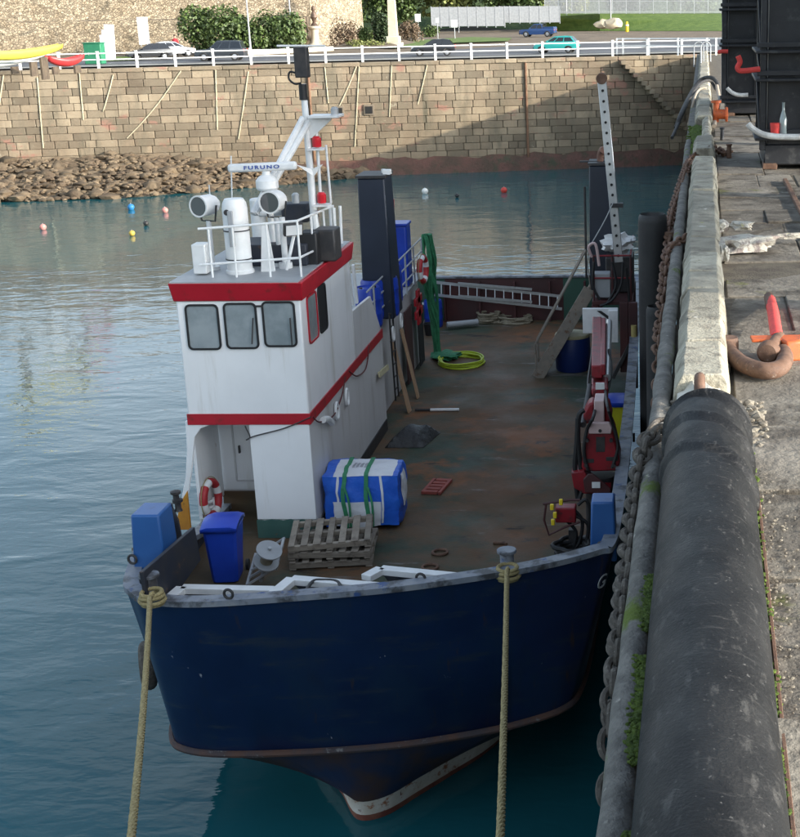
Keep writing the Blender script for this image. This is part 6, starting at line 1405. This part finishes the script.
q = atz(516, 322, DZ); coil('rope_pile', (q.x, q.y, DZ), .48, .03, 6, 'rope_old', 'wide flat pile of old rope beside the stern ladder', 'rope', .8, .35, 6, .035)
a, c = atz(447, 325, DZ + .15), atz(478, 322, DZ + .15); b = MB(); b.cyl(a, c, .09, n=14); tag(b.build('pale_tube', 'grey_paint', bevel=.01), 'pale blue-grey tube lying before the stern bulwark', 'tube')
# stern ladder
a, c = aty(428, 294, 40.75), aty(562, 309, 40.75); t = thing('aluminium_ladder', a, 'long aluminium extension ladder lying along the stern bulwark', 'ladder'); up_ = V((0, .1, .36))
for k in (0, 1): b = MB(); b.beam(a + up_ * k, c + up_ * k, .04, .08); b.build('stile', 'aluminium', t)
for i in range(15): b = MB(); p = a.lerp(c, (i + .5) / 15); b.cyl(p, p + up_, .018, n=6); b.build('rung', 'aluminium', t)
a2, c2 = aty(458, 296, 40.66), aty(532, 302, 40.66)
for k in (0, 1): b = MB(); b.beam(a2 + up_ * k, c2 + up_ * k, .04, .07); b.build('sliding_stile', 'aluminium', t)
b = MB(); p = aty(427, 305, 40.3); b.box((p.x, 40.3, DZ + .7), (.75, .06, .06)); wf = b.build('pipe_trestle', 'white_paint'); tag(wf, 'white pipe trestle standing by the stern drum', 'trestle')
for dx in (-.34, .34): b = MB(); b.cyl((p.x + dx, 40.3, DZ), (p.x + dx, 40.3, DZ + .7), .03, n=8); b.build('leg', 'white_paint', wf)
# lifebuoys
def lifebuoy(c, axis, label, R=.30, r_=.075):
    c = V(c); t = thing('lifebuoy', c, label, 'lifebuoy')
    for k in range(4):
        a0 = k * math.pi / 2; b = MB(); b.torus(c, R, r_, axis, 10, 12, a0 + .26, a0 + math.pi / 2 - .26); b.build('segment', 'buoy_ring_red', t); b = MB(); b.torus(c, R, r_ + .003, axis, 6, 12, a0 - .27, a0 + .27); b.build('band', 'white_paint', t)
    b = MB(); b.torus(c, R + r_ + .02, .010, axis, 28, 5); b.build('grab_line', 'rope_tan', t)
q = aty(201, 496, 23.8); lifebuoy((HX0 + .15, 23.62, q.z + .02), (.99, -.12, .05), 'red and white lifebuoy hanging in the wheelhouse alcove')
q = aty(407, 268, 35.4); lifebuoy((HX1 + .06, 35.2, q.z), (1, -.12, 0), 'red and white lifebuoy on the boat deck railing near green net')
# slatted white panel beside the lifebuoy
q = aty(207, 516, 23.6); t = thing('slatted_rack', (q.x, 23.6, DZ), 'small white slatted rack standing in the alcove', 'rack')
for i in range(5): b = MB(); b.beam((q.x - .1, 23.55, q.z - .22 + .11 * i), (q.x + .12, 23.7, q.z - .17 + .11 * i), .03, .04); b.build('slat', 'white_paint', t)
for dx in (-.1, .12): b = MB(); b.beam((q.x + dx, 23.56 + (.13 if dx > 0 else 0), DZ), (q.x + dx, 23.56 + (.13 if dx > 0 else 0), q.z + .33), .03, .03); b.build('upright', 'white_paint', t)
# green net hanging at the aft corner of the house
rn = random.Random(9); t = thing('green_net', (HX1 + .05, 36.4, 5.9), 'green fishing net bundle hanging down the aft corner of the house', 'net')
for k in range(16):
    pts = []; a0 = rn.uniform(0, 6.28)
    for i in range(15):
        u_ = i / 14; z = 6.15 - u_ * (6.15 - DZ - .12); w = .10 + .06 * math.sin(u_ * 5) + .03 * u_
        pts.append(V((HX1 - .02 + w * math.cos(a0 + u_ * 3 + .4 * math.sin(k + i)) + .12 * u_, 36.55 + w * 1.3 * math.sin(a0 + u_ * 2.4), z)))
    b = MB(); b.tube(catmull(pts, 3), rn.uniform(.025, .05), 6); b.build('strand', 'net_green', t)
b = MB(); b.blob((HX1 + .32, 36.4, DZ + .1), (.4, .35, .1), 8, .4, 3, 2); b.build('trailing_end', 'net_green', t)
# planks leaning by the side wall
for (x0, y0, x1, y1, w, m, lb) in ((404, 412, 398, 362, .3, 'plank_wood', 'tan wooden plank leaning against the aft house wall'), (409, 398, 402, 356, .22, 'plank_wood', 'narrow brown plank leaning behind the tan plank'), (379, 375, 388, 367, .12, 'tank_cream', 'short pale batten fixed level on the house wall')):
    if y0 > 390:
        a = atz(x0, y0, DZ); a = V((HX1 + .25, a.y, DZ)); c = V((HX1 - .1, a.y + .15, DZ + 1.7))
    else: a = atx(x0, y0, HX1 + .06); c = atx(x1, y1, HX1 + .06)
    b = MB(); b.beam(a, c, w, .04, (1, 0, .2)); tag(b.build('plank', m, bevel=.005), lb, 'plank')
# hydraulic control stand by the crane
q = atz(562, 560, DZ); CS = V((q.x, q.y + .1, DZ)); t = thing('control_stand', CS, 'hydraulic control stand with yellow levers and black hoses beside the crane', 'control stand')
zt_ = 1.1
b = MB(); fr = [aty(x, y, 21.6) for x, y in ((546, 504), (544, 520), (549, 535), (565, 527), (580, 522))]; b.tube(fr, .02, 8); b.build('tube_frame', 'maroon', t)
b = MB(); fr = [aty(x, y, 21.6) for x, y in ((543, 504), (570, 500), (580, 500))]; b.tube(fr, .02, 8); b.build('tube_frame', 'maroon', t)
b = MB(); p = aty(566, 513, 21.7); b.box(p, (.34, .25, .26)); b.build('valve_block', 'crane_red', t, bevel=.02)
for px, py in ((552, 507), (555, 515), (561, 502), (553, 522)): b = MB(); b.box(aty(px, py, 21.5), (.06, .06, .1)); b.build('lever', 'yellow_paint', t, bevel=.01)
for pp in ([(572, 508), (582, 520), (580, 540), (572, 552)], [(574, 515), (588, 525), (585, 548)], [(566, 520), (576, 532), (574, 552), (583, 556)], [(578, 505), (586, 500), (590, 515), (586, 545)]): b = MB(); b.tube(catmull([aty(x, y, 21.7) for x, y in pp], 6), .03, 8); b.build('hose', 'gasket', t)
p = aty(566, 530, 21.75); b = MB(); b.box((p.x + .1, 21.8, (DZ + p.z) / 2), (.12, .12, p.z - DZ)); b.build('post', 'dark_steel', t)
q = atz(572, 561, DZ + .35); coil('hose_coil', q + V((0, .15, 0)), .28, .04, 5, 'gasket', 'loose black hose coil on deck below the crane', 'hose', 1, .3, 8, .05)
a, c = atz(535, 567, 3.55), atz(575, 563, 3.55); b = MB(); b.beam(a, c, .12, .12); tag(b.build('maroon_beam', 'maroon', bevel=.01), 'short maroon steel beam lying behind the bow rail', 'beam')
# tyre fender on the port bow
q = aty(139, 668, 19.3); t = thing('tyre_fender', q, 'worn grey tyre fender hanging on the outside of the hull', 'tyre'); b = MB(); b.torus((-8.02, 19.4, q.z), .27, .12, (1, .35, 0), 26, 12); b.build('tyre', 'crusted_chain', t); b = MB(); b.tube([V((-8.0, 19.4, q.z + .3)), V((-8.12, 19.6, 4.1))], .02, 6); b.build('lanyard', 'rope_old', t)
# mooring ropes from the bow
def rope_line(px0, py0, px1, py1, d1, label, sd):
    A = atz(px0, py0, 4.42); B = aty(px1, py1, d1); t = thing('mooring_rope', A, label, 'rope'); pts = [A.lerp(B, i / 40) - V((0, 0, .12 * math.sin(math.pi * i / 40))) for i in range(41)]
    pts = [A + V((0, .12, .02))] + pts; P2 = []
    pp = catmull(pts, 6); tw = []
    for k in range(3):
        st = []
        for i, p in enumerate(pp): a = i * .85 + k * 2.094; d_ = (pp[min(i + 1, len(pp) - 1)] - pp[max(i - 1, 0)]).normalized(); x = d_.cross(V((0, 0, 1))).normalized(); y = d_.cross(x); st.append(p + (x * math.cos(a) + y * math.sin(a)) * .017)
        b = MB(); b.tube(st, .021, 6); b.build('strand', 'rope_tan', t)
    c = atz(px0, py0 - 1, 4.3)
    for k in range(4):
        b = MB(); b.torus(c + V((0, .07, -.12 + .052 * k)), .135 + .015 * ((k * 2) % 3), .03, (.05 * math.sin(k * 2), .05 * math.cos(k * 3), 1), 26, 8); b.build('turn', 'rope_tan', t)
rope_line(150, 598, 130, 850, 9.0, 'tan mooring rope from the bow post beside the blue bow box', 1); rope_line(507, 573, 500, 850, 9.0, 'tan mooring rope from the bow post near the crane', 2)
